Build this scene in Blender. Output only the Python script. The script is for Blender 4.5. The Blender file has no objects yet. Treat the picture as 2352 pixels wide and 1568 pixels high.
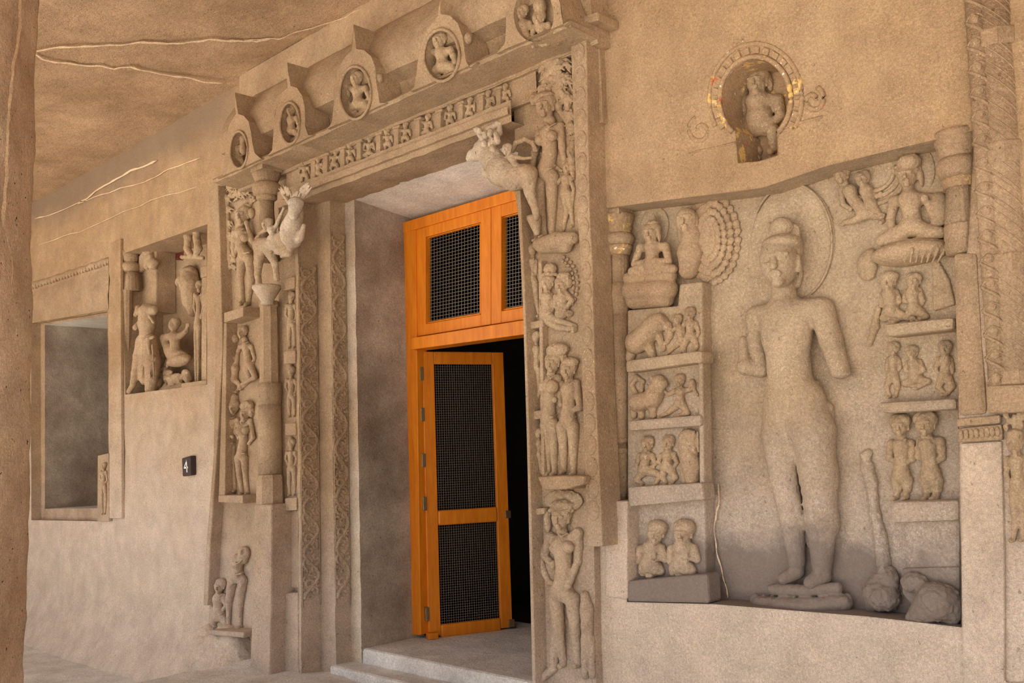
import bpy, bmesh, math, random
import numpy as np
from mathutils import Vector, Matrix, noise, geometry

random.seed(4); rng = np.random.default_rng(4)
scene = bpy.context.scene
COL = scene.collection

# ------------------------------------------------------------------ camera
W, H = 2352, 1568
CX, CY = W / 2, H / 2
VX = np.array([-1060., 1108.]); VY = np.array([3430., 955.])      # vanishing points of the wall and of its depth
C2 = np.array([CX, CY])
F = math.sqrt(-np.dot(VX - C2, VY - C2))
def _dir(p):
    d = np.array([p[0] - CX, p[1] - CY, F]); return d / np.linalg.norm(d)
AX = -_dir(VX); AY = _dir(VY); AZ = np.cross(AX, AY)
M3 = np.array([AX, AY, AZ])                                         # camera (x right, y down, z forward) -> world
CAM = np.array([0., -3.6, 1.70])

cd = bpy.data.cameras.new('camera'); cam = bpy.data.objects.new('camera', cd); COL.objects.link(cam)
cd.sensor_fit = 'HORIZONTAL'; cd.sensor_width = 36.0; cd.lens = 36.0 * F / W
cd.clip_start = 0.05; cd.clip_end = 400
R = Matrix([[M3[i][0], -M3[i][1], -M3[i][2]] for i in range(3)])
cam.matrix_world = Matrix.Translation(Vector(CAM)) @ R.to_4x4()
scene.camera = cam

# ------------------------------------------------------------------ world, sun, exposure
world = bpy.data.worlds.new('world'); scene.world = world; world.use_nodes = True
bg = world.node_tree.nodes['Background']
bg.inputs['Color'].default_value = (0.88, 0.94, 1.0, 1); bg.inputs['Strength'].default_value = 1.15
sl = bpy.data.lights.new('sun', 'SUN'); sl.energy = 13.0; sl.angle = 0.01; sl.color = (1.0, 0.97, 0.93)
sun = bpy.data.objects.new('sun', sl); COL.objects.link(sun)
sun.rotation_euler = Vector((-0.25, 0.26, -0.93)).to_track_quat('-Z', 'Y').to_euler()
scene.view_settings.view_transform = 'Standard'; scene.view_settings.look = 'None'
scene.view_settings.exposure = 0.38; scene.view_settings.gamma = 1.0
scene.view_settings.use_curve_mapping = False

# ------------------------------------------------------------------ placing: pixel -> point on a plane of the place
def ray(px, py): return M3 @ np.array([px - CX, py - CY, F])
def P(px, py, y=0.0):
    d = ray(px, py); t = (y - CAM[1]) / d[1]; return CAM + t * d
def S(px, py, y=0.0):
    return (y - CAM[1]) / ray(px, py)[1]                            # metres per pixel there
def PX(px, py, x):
    d = ray(px, py); t = (x - CAM[0]) / d[0]; return CAM + t * d
def PZ(px, py, z):
    d = ray(px, py); t = (z - CAM[2]) / d[2]; return CAM + t * d
def PP(px, py, p0, n):
    d = ray(px, py); t = np.dot(np.array(p0) - CAM, n) / np.dot(d, n); return CAM + t * d
def proj(p):
    q = M3.T @ (np.array(p) - CAM); return CX + F * q[0] / q[2], CY + F * q[1] / q[2]
def lerp(a, b, t): return tuple(a[i] + (b[i] - a[i]) * t for i in range(len(a)))

# ------------------------------------------------------------------ materials
def lin(c):
    return tuple(((v / 255) / 12.92 if v / 255 <= .04045 else ((v / 255 + .055) / 1.055) ** 2.4) for v in c)
class NT:
    def __init__(s, name):
        s.m = bpy.data.materials.new(name); s.m.use_nodes = True; s.t = s.m.node_tree; s.n = s.t.nodes; s.l = s.t.links
        s.bsdf = s.n['Principled BSDF']; s.bsdf.inputs['Specular IOR Level'].default_value = 0.15
        g = s.n.new('ShaderNodeNewGeometry'); s.pos = g.outputs['Position']
    def link(s, a, b): s.l.new(a, b)
    def scaled(s, v):
        n = s.n.new('ShaderNodeVectorMath'); n.operation = 'MULTIPLY'; s.link(s.pos, n.inputs[0]); n.inputs[1].default_value = v; return n.outputs[0]
    def noise(s, sc, det=4, rough=.55, vec=None):
        n = s.n.new('ShaderNodeTexNoise'); n.inputs['Scale'].default_value = sc; n.inputs['Detail'].default_value = det
        n.inputs['Roughness'].default_value = rough; s.link(vec or s.pos, n.inputs['Vector']); return n.outputs['Fac']
    def ramp(s, f, a, b, va=0., vb=1.):
        n = s.n.new('ShaderNodeMapRange'); n.clamp = True
        for k, v in zip(('From Min', 'From Max', 'To Min', 'To Max'), (a, b, va, vb)): n.inputs[k].default_value = v
        s.link(f, n.inputs['Value']); return n.outputs[0]
    def math(s, op, a, b=None):
        n = s.n.new('ShaderNodeMath'); n.operation = op
        for i, v in enumerate((a, b)):
            if v is None: continue
            if isinstance(v, (int, float)): n.inputs[i].default_value = v
            else: s.link(v, n.inputs[i])
        return n.outputs[0]
    def mix(s, f, a, b, mode='MIX'):
        n = s.n.new('ShaderNodeMix'); n.data_type = 'RGBA'; n.blend_type = mode
        for i, v in zip((0, 6, 7), (f, a, b)):
            if isinstance(v, (int, float)): n.inputs[i].default_value = v
            elif isinstance(v, tuple): n.inputs[i].default_value = (*v, 1)
            else: s.link(v, n.inputs[i])
        return n.outputs[2]
    def z(s):
        n = s.n.new('ShaderNodeSeparateXYZ'); s.link(s.pos, n.inputs[0]); return n.outputs
    def bump(s, h, strength, dist, prev=None):
        n = s.n.new('ShaderNodeBump'); n.inputs['Strength'].default_value = strength; n.inputs['Distance'].default_value = dist
        s.link(h, n.inputs['Height'])
        if prev is not None: s.link(prev, n.inputs['Normal'])
        return n.outputs[0]
    def done(s, col, rough=.92, nor=None):
        if isinstance(col, tuple): s.bsdf.inputs['Base Color'].default_value = (*col, 1)
        else: s.link(col, s.bsdf.inputs['Base Color'])
        if isinstance(rough, (int, float)): s.bsdf.inputs['Roughness'].default_value = rough
        else: s.link(rough, s.bsdf.inputs['Roughness'])
        if nor is not None: s.link(nor, s.bsdf.inputs['Normal'])
        return s.m

def stone(name, a, b, low=None, lowz=(0.9, 1.5), speck=.25, pit=.5, bump=1.0, streak=.0, extra=None):
    t = NT(name); A, B = lin(a), lin(b)
    c = t.mix(t.ramp(t.noise(1.3, 6, .6), .36, .64), A, B)
    if low is not None:
        z = t.z()[2]; zz = t.math('ADD', z, t.math('MULTIPLY', t.math('SUBTRACT', t.noise(1.7, 5, .65), .5), 1.5))
        c = t.mix(t.ramp(zz, lowz[0], lowz[1], 1, 0), c, lin(low))
    if streak:
        sv = t.ramp(t.noise(1, 4, .6, t.scaled((9, 9, .5))), .35, .7)
        c = t.mix(t.math('MULTIPLY', sv, streak), c, lin(tuple(min(255, v * 1.12) for v in a)))
    c = t.mix(1.0, c, t.ramp(t.noise(5, 6, .7), .36, .64, .86, 1.12), 'MULTIPLY')
    c = t.mix(1.0, c, t.ramp(t.noise(85, 5, .8), .36, .64, .80, 1.18), 'MULTIPLY')
    c = t.mix(1.0, c, t.ramp(t.noise(230, 2, .7), .38, .62, .86, 1.12), 'MULTIPLY')
    if speck:
        m = t.math('MULTIPLY', t.ramp(t.noise(110, 3, .7), .60, .66), t.ramp(t.noise(2.4, 4), .42, .62, .2, 1))
        c = t.mix(t.math('MULTIPLY', m, speck), c, lin((238, 216, 186)))
    if pit:
        m = t.ramp(t.noise(48, 2, .6, t.scaled((1, 1, .8))), .31, .27)
        c = t.mix(t.math('MULTIPLY', m, pit), c, lin((70, 48, 34)))
    if extra: c = extra(t, c)
    n1 = t.bump(t.noise(22, 6, .7), .55 * bump, .02)
    n2 = t.bump(t.noise(120, 3, .7), .5 * bump, .006, n1)
    return t.done(c, .94, n2)

def wall_extra(t, c):
    # grey water stain along the top, with its own ragged edge, only at the far end
    o = t.z(); n = t.noise(1.1, 6, .7)
    zz = t.math('ADD', o[2], t.math('MULTIPLY', t.math('SUBTRACT', n, .5), .9))
    far = t.ramp(o[0], -6.2, -6.8)
    m = t.math('MULTIPLY', t.ramp(zz, 4.02, 4.32), far)
    c = t.mix(t.math('MULTIPLY', m, .75), c, lin((128, 112, 98)))
    return c
def niche_extra(t, c):
    # damp grey foot and salt bloom inside the big panel
    o = t.z(); n = t.math('MULTIPLY', t.math('SUBTRACT', t.noise(2.2, 6, .7), .5), .55)
    zz = t.math('ADD', o[2], n)
    salt = t.math('MULTIPLY', t.ramp(zz, 1.62, 1.42), t.ramp(t.noise(70, 4, .75), .52, .66))
    c = t.mix(t.math('MULTIPLY', salt, .8), c, lin((205, 196, 186)))
    c = t.mix(t.math('MULTIPLY', t.ramp(zz, 1.36, 1.24), .8), c, lin((122, 110, 104)))
    return c

MAT = {}
MAT['wall'] = stone('wall_stone', (176, 150, 120), (164, 136, 104), (206, 190, 175), (1.0, 2.7), .35, .45, .8, .15, wall_extra)
MAT['stone'] = stone('carved_stone', (180, 156, 128), (162, 136, 108), (190, 172, 156), (.7, 1.6), .45, .5, 1.0)
MAT['fig'] = stone('figure_stone', (186, 163, 134), (168, 142, 114), (186, 168, 152), (.7, 1.6), .5, .4, .9)
MAT['pale'] = stone('pale_patched_stone', (216, 204, 188), (172, 146, 116), None, (0, 1), .4, .4, .9)
MAT['panel'] = stone('panel_stone', (184, 164, 138), (172, 150, 124), (180, 166, 156), (1.0, 2.0), .6, .4, .9, 0, niche_extra)
MAT['ceiling'] = stone('ceiling_stone', (194, 164, 132), (172, 142, 112), None, (0, 1), .7, .8, 1.6)
MAT['dark'] = stone('reveal_plaster', (184, 170, 154), (128, 110, 94), None, (0, 1), .3, .5, .8)  # plaster of the door and window reveals, patchy grey-brown
MAT['floor'] = stone('floor_stone', (228, 226, 224), (210, 206, 202), None, (0, 1), .4, .4, 1.2)
MAT['plaster'] = stone('lime_plaster', (238, 234, 226), (218, 208, 194), None, (0, 1), .3, .2, .5)
MAT['pillar'] = stone('porous_stone', (230, 208, 182), (198, 170, 144), None, (0, 1), .5, 1.0, 1.3)
MAT['vein'] = stone('mineral_vein', (236, 214, 184), (222, 192, 158), None, (0, 1), .3, .1, 1.0)
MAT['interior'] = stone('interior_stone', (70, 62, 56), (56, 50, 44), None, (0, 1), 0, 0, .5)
MAT['yard'] = stone('yard_ground', (212, 198, 178), (200, 184, 164), None, (0, 1), .1, .1, .5)

def paint_stone(name):
    def ex(t, c):
        c = t.mix(t.math('MULTIPLY', t.ramp(t.noise(9, 5, .7), .56, .60), .85), c, lin((232, 196, 120)))
        c = t.mix(t.math('MULTIPLY', t.ramp(t.noise(13, 4, .65, t.scaled((1, 1.3, 1))), .66, .69), .8), c, lin((206, 92, 52)))
        c = t.mix(t.ramp(t.noise(30, 3, .6), .66, .70), c, lin((238, 228, 205)))
        return c
    return stone(name, (178, 150, 118), (162, 134, 104), None, (0, 1), .3, .4, .8, 0, ex)
MAT['paint'] = paint_stone('stone_with_paint_traces')
def redstain(t, c): return t.mix(t.ramp(t.noise(6, 5, .7), .40, .52), c, lin((108, 52, 44)))
MAT['red'] = stone('red_painted_stone', (150, 100, 80), (126, 76, 62), None, (0, 1), .2, .3, .8, 0, redstain)

def wood():
    t = NT('varnished_wood')
    g = t.noise(3, 5, .6, t.scaled((9, 9, 1.2)))
    c = t.mix(t.ramp(g, .3, .7), lin((232, 140, 30)), lin((206, 112, 18)))
    c = t.mix(t.math('MULTIPLY', t.ramp(t.noise(2, 4, .6, t.scaled((3, 3, .7))), .58, .72), .5), c, lin((170, 80, 16)))
    t.bsdf.inputs['Specular IOR Level'].default_value = .4
    return t.done(c, .42, t.bump(g, .15, .004))
MAT['wood'] = wood()
def flat(name, c, rough=.5, metal=0):
    t = NT(name); t.bsdf.inputs['Metallic'].default_value = metal
    n = t.noise(40, 3); return t.done(t.mix(1.0, t.mix(0, lin(c), lin(c)), t.ramp(n, .3, .7, .85, 1.1), 'MULTIPLY'), rough)
MAT['wire'] = flat('wire', (150, 140, 126), .5, .5)
MAT['steel'] = flat('hinge_steel', (150, 130, 100), .4, .8)
MAT['black'] = flat('black_sign', (68, 60, 58), .45)
MAT['white'] = flat('white_paint', (246, 244, 240), .5)

# ------------------------------------------------------------------ mesh helpers
def tag(o, label=None, cat=None, group=None, kind=None):
    for k, v in (('label', label), ('category', cat), ('group', group), ('kind', kind)):
        if v: o[k] = v
    return o
def empty(name, loc=(0, 0, 0)):
    o = bpy.data.objects.new(name, None); COL.objects.link(o); o.location = Vector([float(v) for v in loc]); o.empty_display_size = .1; return o
def put(o, parent):
    if parent is not None:
        o.parent = parent
        o.matrix_parent_inverse = Matrix.Translation(-parent.location)
    return o
def mesh(name, v, f, m, parent=None, smooth=False):
    me = bpy.data.meshes.new(name); me.from_pydata([tuple(float(c) for c in p) for p in v], [], [tuple(int(i) for i in q) for q in f]); me.update()
    me.materials.append(MAT[m] if isinstance(m, str) else m)
    if smooth: me.polygons.foreach_set('use_smooth', [True] * len(me.polygons))
    o = bpy.data.objects.new(name, me); COL.objects.link(o); return put(o, parent)
def fixn(o):
    bm = bmesh.new(); bm.from_mesh(o.data); bmesh.ops.recalc_face_normals(bm, faces=bm.faces[:]); bm.to_mesh(o.data); bm.free(); return o
def bev(o, w=.006, seg=2):
    if w:
        md = o.modifiers.new('bevel', 'BEVEL'); md.width = w; md.segments = seg; md.limit_method = 'ANGLE'; md.angle_limit = math.radians(40)
    return o
def prism(name, pts, yf, yb, m, parent=None, b=.006, xmax=None):
    """pixel outline on the plane y=yf, carried straight back to y=yb"""
    fr = [P(x, y, yf) for x, y in pts]; n = len(fr)
    if xmax is not None: fr = [np.array([min(p[0], xmax), p[1], p[2]]) for p in fr]
    bk = [np.array([p[0], yb, p[2]]) for p in fr]
    f = [tuple(range(n)), tuple(range(2 * n - 1, n - 1, -1))] + [(i, i + n, (i + 1) % n + n, (i + 1) % n) for i in range(n)]
    return bev(fixn(mesh(name, fr + bk, f, m, parent)), b)
def box3(name, lo, hi, m, parent=None, b=.004):
    x0, y0, z0 = lo; x1, y1, z1 = hi
    v = [(x, y, z) for x in (x0, x1) for y in (y0, y1) for z in (z0, z1)]
    f = [(0, 1, 3, 2), (4, 6, 7, 5), (0, 4, 5, 1), (2, 3, 7, 6), (0, 2, 6, 4), (1, 5, 7, 3)]
    return bev(fixn(mesh(name, v, f, m, parent)), b)
def loft(name, rows, n, m, parent=None, smooth=True, jit=0., close=False):
    """rows: (pixel a, pixel b, y) lines; surface through them"""
    v = []; 
    for a, b, y in rows:
        pa, pb = P(*a, y), P(*b, y)
        for i in range(n + 1):
            q = pa + (pb - pa) * i / n
            if jit: q = q + np.array([0, jit * noise.noise(Vector(q * 9.)), jit * noise.noise(Vector(q * 9. + 7))])
            v.append(q)
    f = [(r * (n + 1) + i, r * (n + 1) + i + 1, (r + 1) * (n + 1) + i + 1, (r + 1) * (n + 1) + i) for r in range(len(rows) - 1) for i in range(n)]
    return mesh(name, v, f, m, parent, smooth)
def lathe(name, top, bot, yc, prof, seg, m, parent=None, smooth=True, flute=0., rot=0.):
    """vertical column: axis through pixels top/bot on plane yc; prof: (pixel y, pixel radius)"""
    v = []; f = []
    for py, r in prof:
        t = (py - top[1]) / (bot[1] - top[1]); px = top[0] + (bot[0] - top[0]) * t
        c = P(px, py, yc); s = S(px, py, yc)
        for i in range(seg):
            a = 2 * math.pi * i / seg + rot
            rr = r * s * (1 - (2 * flute if (i % 2) else 0))
            v.append(c + np.array([rr * math.cos(a), rr * math.sin(a), 0]))
    k = len(prof)
    for j in range(k - 1):
        for i in range(seg): f.append((j * seg + i, j * seg + (i + 1) % seg, (j + 1) * seg + (i + 1) % seg, (j + 1) * seg + i))
    f.append(tuple(range(seg))); f.append(tuple(range((k - 1) * seg, k * seg)))
    o = fixn(mesh(name, v, f, m, parent, smooth))
    return o
def tube(name, pts, rad, m, parent=None, seg=6, smooth=True):
    pts = [np.array(p, float) for p in pts]; v = []; f = []; n = len(pts)
    for i, p in enumerate(pts):
        d = pts[min(i + 1, n - 1)] - pts[max(i - 1, 0)]; d /= (np.linalg.norm(d) + 1e-9)
        a = np.cross(d, (0, 0, 1.)); 
        if np.linalg.norm(a) < .05: a = np.cross(d, (0, 1., 0))
        a /= np.linalg.norm(a); b = np.cross(d, a); r = rad[i] if hasattr(rad, '__len__') else rad
        for k in range(seg):
            t = 2 * math.pi * k / seg; v.append(p + r * (math.cos(t) * a + math.sin(t) * b))
    for i in range(n - 1):
        for k in range(seg): f.append((i * seg + k, i * seg + (k + 1) % seg, (i + 1) * seg + (k + 1) % seg, (i + 1) * seg + k))
    f.append(tuple(range(seg))); f.append(tuple(range((n - 1) * seg, n * seg)))
    return fixn(mesh(name, v, f, m, parent, smooth))
def inpoly(x, y, poly):
    c = False; n = len(poly)
    for i in range(n):
        x0, y0 = poly[i]; x1, y1 = poly[i - 1]
        if (y0 > y) != (y1 > y) and x < (x1 - x0) * (y - y0) / (y1 - y0) + x0: c = not c
    return c
def sheet(name, outer, holes, step, to3, m, parent=None, disp=None, smooth=True):
    """flat region with holes, triangulated on a fine grid; to3 maps (u, v) into the place"""
    pts = []; ed = []
    for lp in [outer] + holes:
        d = []
        for i in range(len(lp)):
            a, b = lp[i], lp[(i + 1) % len(lp)]; k = max(1, int(math.hypot(b[0] - a[0], b[1] - a[1]) / step))
            d += [lerp(a, b, j / k) for j in range(k)]
        s = len(pts); pts += d; ed += [(s + i, s + (i + 1) % len(d)) for i in range(len(d))]
    us = [p[0] for p in outer]; vs = [p[1] for p in outer]
    u = min(us) + step / 2
    while u < max(us):
        v = min(vs) + step / 2
        while v < max(vs):
            q = (u + random.uniform(-.2, .2) * step, v + random.uniform(-.2, .2) * step)
            if inpoly(*q, outer) and not any(inpoly(*q, h) for h in holes): pts.append(q)
            v += step
        u += step
    r = geometry.delaunay_2d_cdt([Vector(p) for p in pts], ed, [], 0, 1e-5)
    vv = [(p.x, p.y) for p in r[0]]; ff = []
    for t in r[2]:
        cx = sum(vv[i][0] for i in t) / 3; cy = sum(vv[i][1] for i in t) / 3
        if inpoly(cx, cy, outer) and not any(inpoly(cx, cy, h) for h in holes): ff.append(t)
    v3 = [to3(a, b) for a, b in vv]
    if disp: v3 = [disp(np.array(p)) for p in v3]
    return mesh(name, v3, ff, m, parent, smooth)

# ------------------------------------------------------------------ carved bodies: smooth union of tapered limbs, meshed as one skin
def nets(Fd, org, h):
    Sg = Fd < 0; c = None
    sl = [slice(0, -1), slice(1, None)]
    cnt = sum(Sg[sl[i], sl[j], sl[k]].astype(np.int8) for i in (0, 1) for j in (0, 1) for k in (0, 1))
    act = (cnt > 0) & (cnt < 8); idx = -np.ones(act.shape, np.int64); n = int(act.sum()); idx[act] = np.arange(n)
    ijk = np.argwhere(act)
    if n == 0: return np.zeros((0, 3)), np.zeros((0, 4), int)
    cv = {}
    for a in [(i, j, k) for i in (0, 1) for j in (0, 1) for k in (0, 1)]:
        cv[a] = Fd[ijk[:, 0] + a[0], ijk[:, 1] + a[1], ijk[:, 2] + a[2]]
    pos = np.zeros((n, 3)); num = np.zeros(n)
    for ax in range(3):
        for a in cv:
            if a[ax]: continue
            b = list(a); b[ax] = 1; b = tuple(b); fa, fb = cv[a], cv[b]; x = (fa < 0) != (fb < 0)
            t = np.where(x, fa / np.where(x, fa - fb, 1), 0)
            q = np.array(a, float)[None, :].repeat(n, 0); q[:, ax] += t
            pos += q * x[:, None]; num += x
    v = org + h * (ijk + pos / num[:, None]); faces = []
    for ax in range(3):
        s0 = [slice(None)] * 3; s1 = [slice(None)] * 3; s0[ax] = slice(0, -1); s1[ax] = slice(1, None)
        e = np.argwhere(Sg[tuple(s0)] != Sg[tuple(s1)]); o1, o2 = [(1, 2), (2, 0), (0, 1)][ax]
        ok = (e[:, o1] > 0) & (e[:, o2] > 0) & (e[:, o1] < act.shape[o1]) & (e[:, o2] < act.shape[o2]); e = e[ok]
        flip = Sg[e[:, 0], e[:, 1], e[:, 2]]
        q = []
        for d1, d2 in ((-1, -1), (0, -1), (0, 0), (-1, 0)):
            g = e.copy(); g[:, o1] += d1; g[:, o2] += d2; q.append(idx[g[:, 0], g[:, 1], g[:, 2]])
        q = np.stack(q, 1); q[~flip] = q[~flip][:, ::-1]; faces.append(q[(q >= 0).all(1)])
    return v, np.concatenate(faces)

class Blob:
    def __init__(s, y0, k=.35): s.y0 = y0; s.k = k; s.pr = []; s.front = None
    def pt(s, j, r):
        x, y = j[0], j[1]; w = (j[2] if len(j) > 2 else 0) + .55 * r
        sc = S(x, y, s.y0); yy = s.y0 - w * sc
        return P(x, y, yy), S(x, y, yy)
    def c(s, pts, r, k=None, op='u'):
        """chain of tapered limbs through pixel joints (x, y[, lift])"""
        rs = r if hasattr(r, '__len__') else [r] * len(pts)
        q = [s.pt(p, a) for p, a in zip(pts, rs)]
        if len(q) == 1: q = q * 2; rs = list(rs) * 2
        for i in range(len(q) - 1):
            (a, sa), (b, sb) = q[i], q[i + 1]; ra, rb = rs[i] * sa, rs[i + 1] * sb
            s.pr.append(('c', a, b, ra, rb, (s.k if k is None else k) * min(ra, rb) * 1.6, op))
        return s
    def e(s, x, y, rx, ry, rd=None, lift=0, k=None, op='u', rot=0, absw=None):
        """egg: apparent half width/height in pixels, depth rd"""
        rd = min(rx, ry) if rd is None else rd
        w = absw if absw is not None else lift + .55 * rd
        sc = S(x, y, s.y0); c = P(x, y, s.y0 - w * sc); sc = S(x, y, c[1])
        d = c - CAM; ph = math.atan2(abs(d[0]), abs(d[1])); A2 = (rx * rx - (rd * math.sin(ph)) ** 2) / math.cos(ph) ** 2
        A = math.sqrt(max(A2, (.6 * rx) ** 2))
        s.pr.append(('e', c, np.array([A, rd, ry]) * sc, rot, (s.k if k is None else k) * min(rx, ry) * sc, op)); return s
    def build(s, name, m, parent=None, vox=1.8, rough=.0, back=None, noise_px=7):
        lo = np.full(3, 1e9); hi = -lo; bbs = []
        for p in s.pr:
            if p[0] == 'c': a = np.minimum(p[1] - p[3], p[2] - p[4]); b = np.maximum(p[1] + p[3], p[2] + p[4])
            else:
                e = p[2].copy()
                if p[3]: e[[0, 2]] = max(e[0], e[2])
                a = p[1] - e; b = p[1] + e
            bbs.append((a, b))
            if p[-1] == 'u': lo = np.minimum(lo, a); hi = np.maximum(hi, b)
        mid = (lo + hi) / 2; sc = np.linalg.norm(mid - CAM) * .97 / F; h = vox * sc
        yb = (s.y0 + (.004 if back is None else back)); hi[1] = min(hi[1], yb + h)
        lo = lo - 3 * h; hi = hi + 3 * h
        n = np.maximum(4, np.ceil((hi - lo) / h).astype(int) + 1)
        while n.prod() > 2.6e6: h *= 1.15; n = np.maximum(4, np.ceil((hi - lo) / h).astype(int) + 1)
        Fd = np.full(n, 9., np.float32); ax = [lo[i] + h * np.arange(n[i], dtype=np.float32) for i in range(3)]
        for p, (a, b) in zip(s.pr, bbs):
            k = max(p[-2], 1e-5); mg = k + 2.5 * h
            i0 = np.maximum(0, np.floor((a - mg - lo) / h).astype(int)); i1 = np.minimum(n, np.ceil((b + mg - lo) / h).astype(int) + 1)
            if (i1 <= i0).any(): continue
            X = ax[0][i0[0]:i1[0]][:, None, None]; Y = ax[1][i0[1]:i1[1]][None, :, None]; Z = ax[2][i0[2]:i1[2]][None, None, :]
            if p[0] == 'c':
                _, A, B, ra, rb, _, op = p; d = B - A; L = max(float(d @ d), 1e-9)
                t = np.clip(((X - A[0]) * d[0] + (Y - A[1]) * d[1] + (Z - A[2]) * d[2]) / L, 0, 1)
                D = np.sqrt((X - A[0] - t * d[0]) ** 2 + (Y - A[1] - t * d[1]) ** 2 + (Z - A[2] - t * d[2]) ** 2) - (ra + t * (rb - ra))
            else:
                _, c, r, rot, _, op = p; x, y, z = X - c[0], Y - c[1], Z - c[2]
                if rot: cs, sn = math.cos(rot), math.sin(rot); x, z = x * cs + z * sn, -x * sn + z * cs
                k0 = np.sqrt((x / r[0]) ** 2 + (y / r[1]) ** 2 + (z / r[2]) ** 2)
                k1 = np.sqrt((x / r[0] ** 2) ** 2 + (y / r[1] ** 2) ** 2 + (z / r[2] ** 2) ** 2) + 1e-6
                D = k0 * (k0 - 1) / k1
            V = Fd[i0[0]:i1[0], i0[1]:i1[1], i0[2]:i1[2]]
            if op == 'u':
                hh = np.maximum(k - np.abs(V - D), 0) / k; V[...] = np.minimum(V, D) - hh * hh * k * .25
            else:
                hh = np.maximum(k - np.abs(-V - D), 0) / k; V[...] = np.maximum(V, -D) + hh * hh * k * .25
        if rough:
            m_ = np.maximum(2, (n * vox / noise_px).astype(int) + 2); g = rng.standard_normal(m_).astype(np.float32)
            for i in range(3):
                x = np.linspace(0, m_[i] - 1.001, n[i]); j = x.astype(int); fr = (x - j).astype(np.float32); sh = [1, 1, 1]; sh[i] = -1
                fr = fr.reshape(sh); g = np.take(g, j, i) * (1 - fr) + np.take(g, j + 1, i) * fr
            Fd += g * (rough * sc)
        Fd = np.maximum(Fd, (ax[1] - yb)[None, :, None].astype(np.float32))
        v, f = nets(Fd, lo, h)
        me = bpy.data.meshes.new(name); me.vertices.add(len(v)); me.vertices.foreach_set('co', v.astype(np.float32).ravel())
        me.loops.add(f.size); me.loops.foreach_set('vertex_index', f.astype(np.int32).ravel())
        me.polygons.add(len(f)); me.polygons.foreach_set('loop_start', np.arange(0, f.size, 4, dtype=np.int32))
        me.update(calc_edges=True); me.polygons.foreach_set('use_smooth', np.ones(len(f), bool)); me.validate()
        me.materials.append(MAT[m]); o = bpy.data.objects.new(name, me); COL.objects.link(o); return put(o, parent)

def wcone(B, p, q, ra, rb, k, op='u'): B.pr.append(('c', np.array(p), np.array(q), ra, rb, max(k, 1e-4), op))
def features(B, c, r, vs=1.12):
    """brow, eyes, nose, mouth, chin and the near ear on a head of centre c and radius r (metres)"""
    tc_ = CAM - c; tc_[2] = 0; tc_ /= np.linalg.norm(tc_); f = tc_ + np.array([0, -1.1, 0]); f /= np.linalg.norm(f)
    u = np.array([0, 0, 1.]); sd = np.cross(u, f); sd = sd if sd[0] > 0 else -sd          # sd: towards the near ear
    g = lambda a, b, e: c + r * (a * f + b * sd + e * vs * u)
    for e in (-1, 1):
        wcone(B, g(.90, e * .20, .06), g(.80, e * .48, .06), r * .13, r * .11, r * .12, 's')
        wcone(B, g(.80, e * .24, .05), g(.73, e * .44, .05), r * .11, r * .09, r * .03)
        wcone(B, g(.88, e * .10, .20), g(.74, e * .58, .20), r * .09, r * .06, r * .12)
    wcone(B, g(.88, 0, .14), g(1.04, 0, -.26), r * .09, r * .17, r * .10)
    wcone(B, g(.84, -.20, -.52), g(.84, .20, -.52), r * .10, r * .10, r * .08); wcone(B, g(.92, -.2, -.44), g(.92, .2, -.44), r * .05, r * .05, r * .04)
    wcone(B, g(.62, 0, -.82), g(.62, .05, -.82), r * .24, r * .24, r * .25)
    wcone(B, g(.02, .86, .12), g(.02, .84, -.34), r * .12, r * .15, r * .05)
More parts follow.
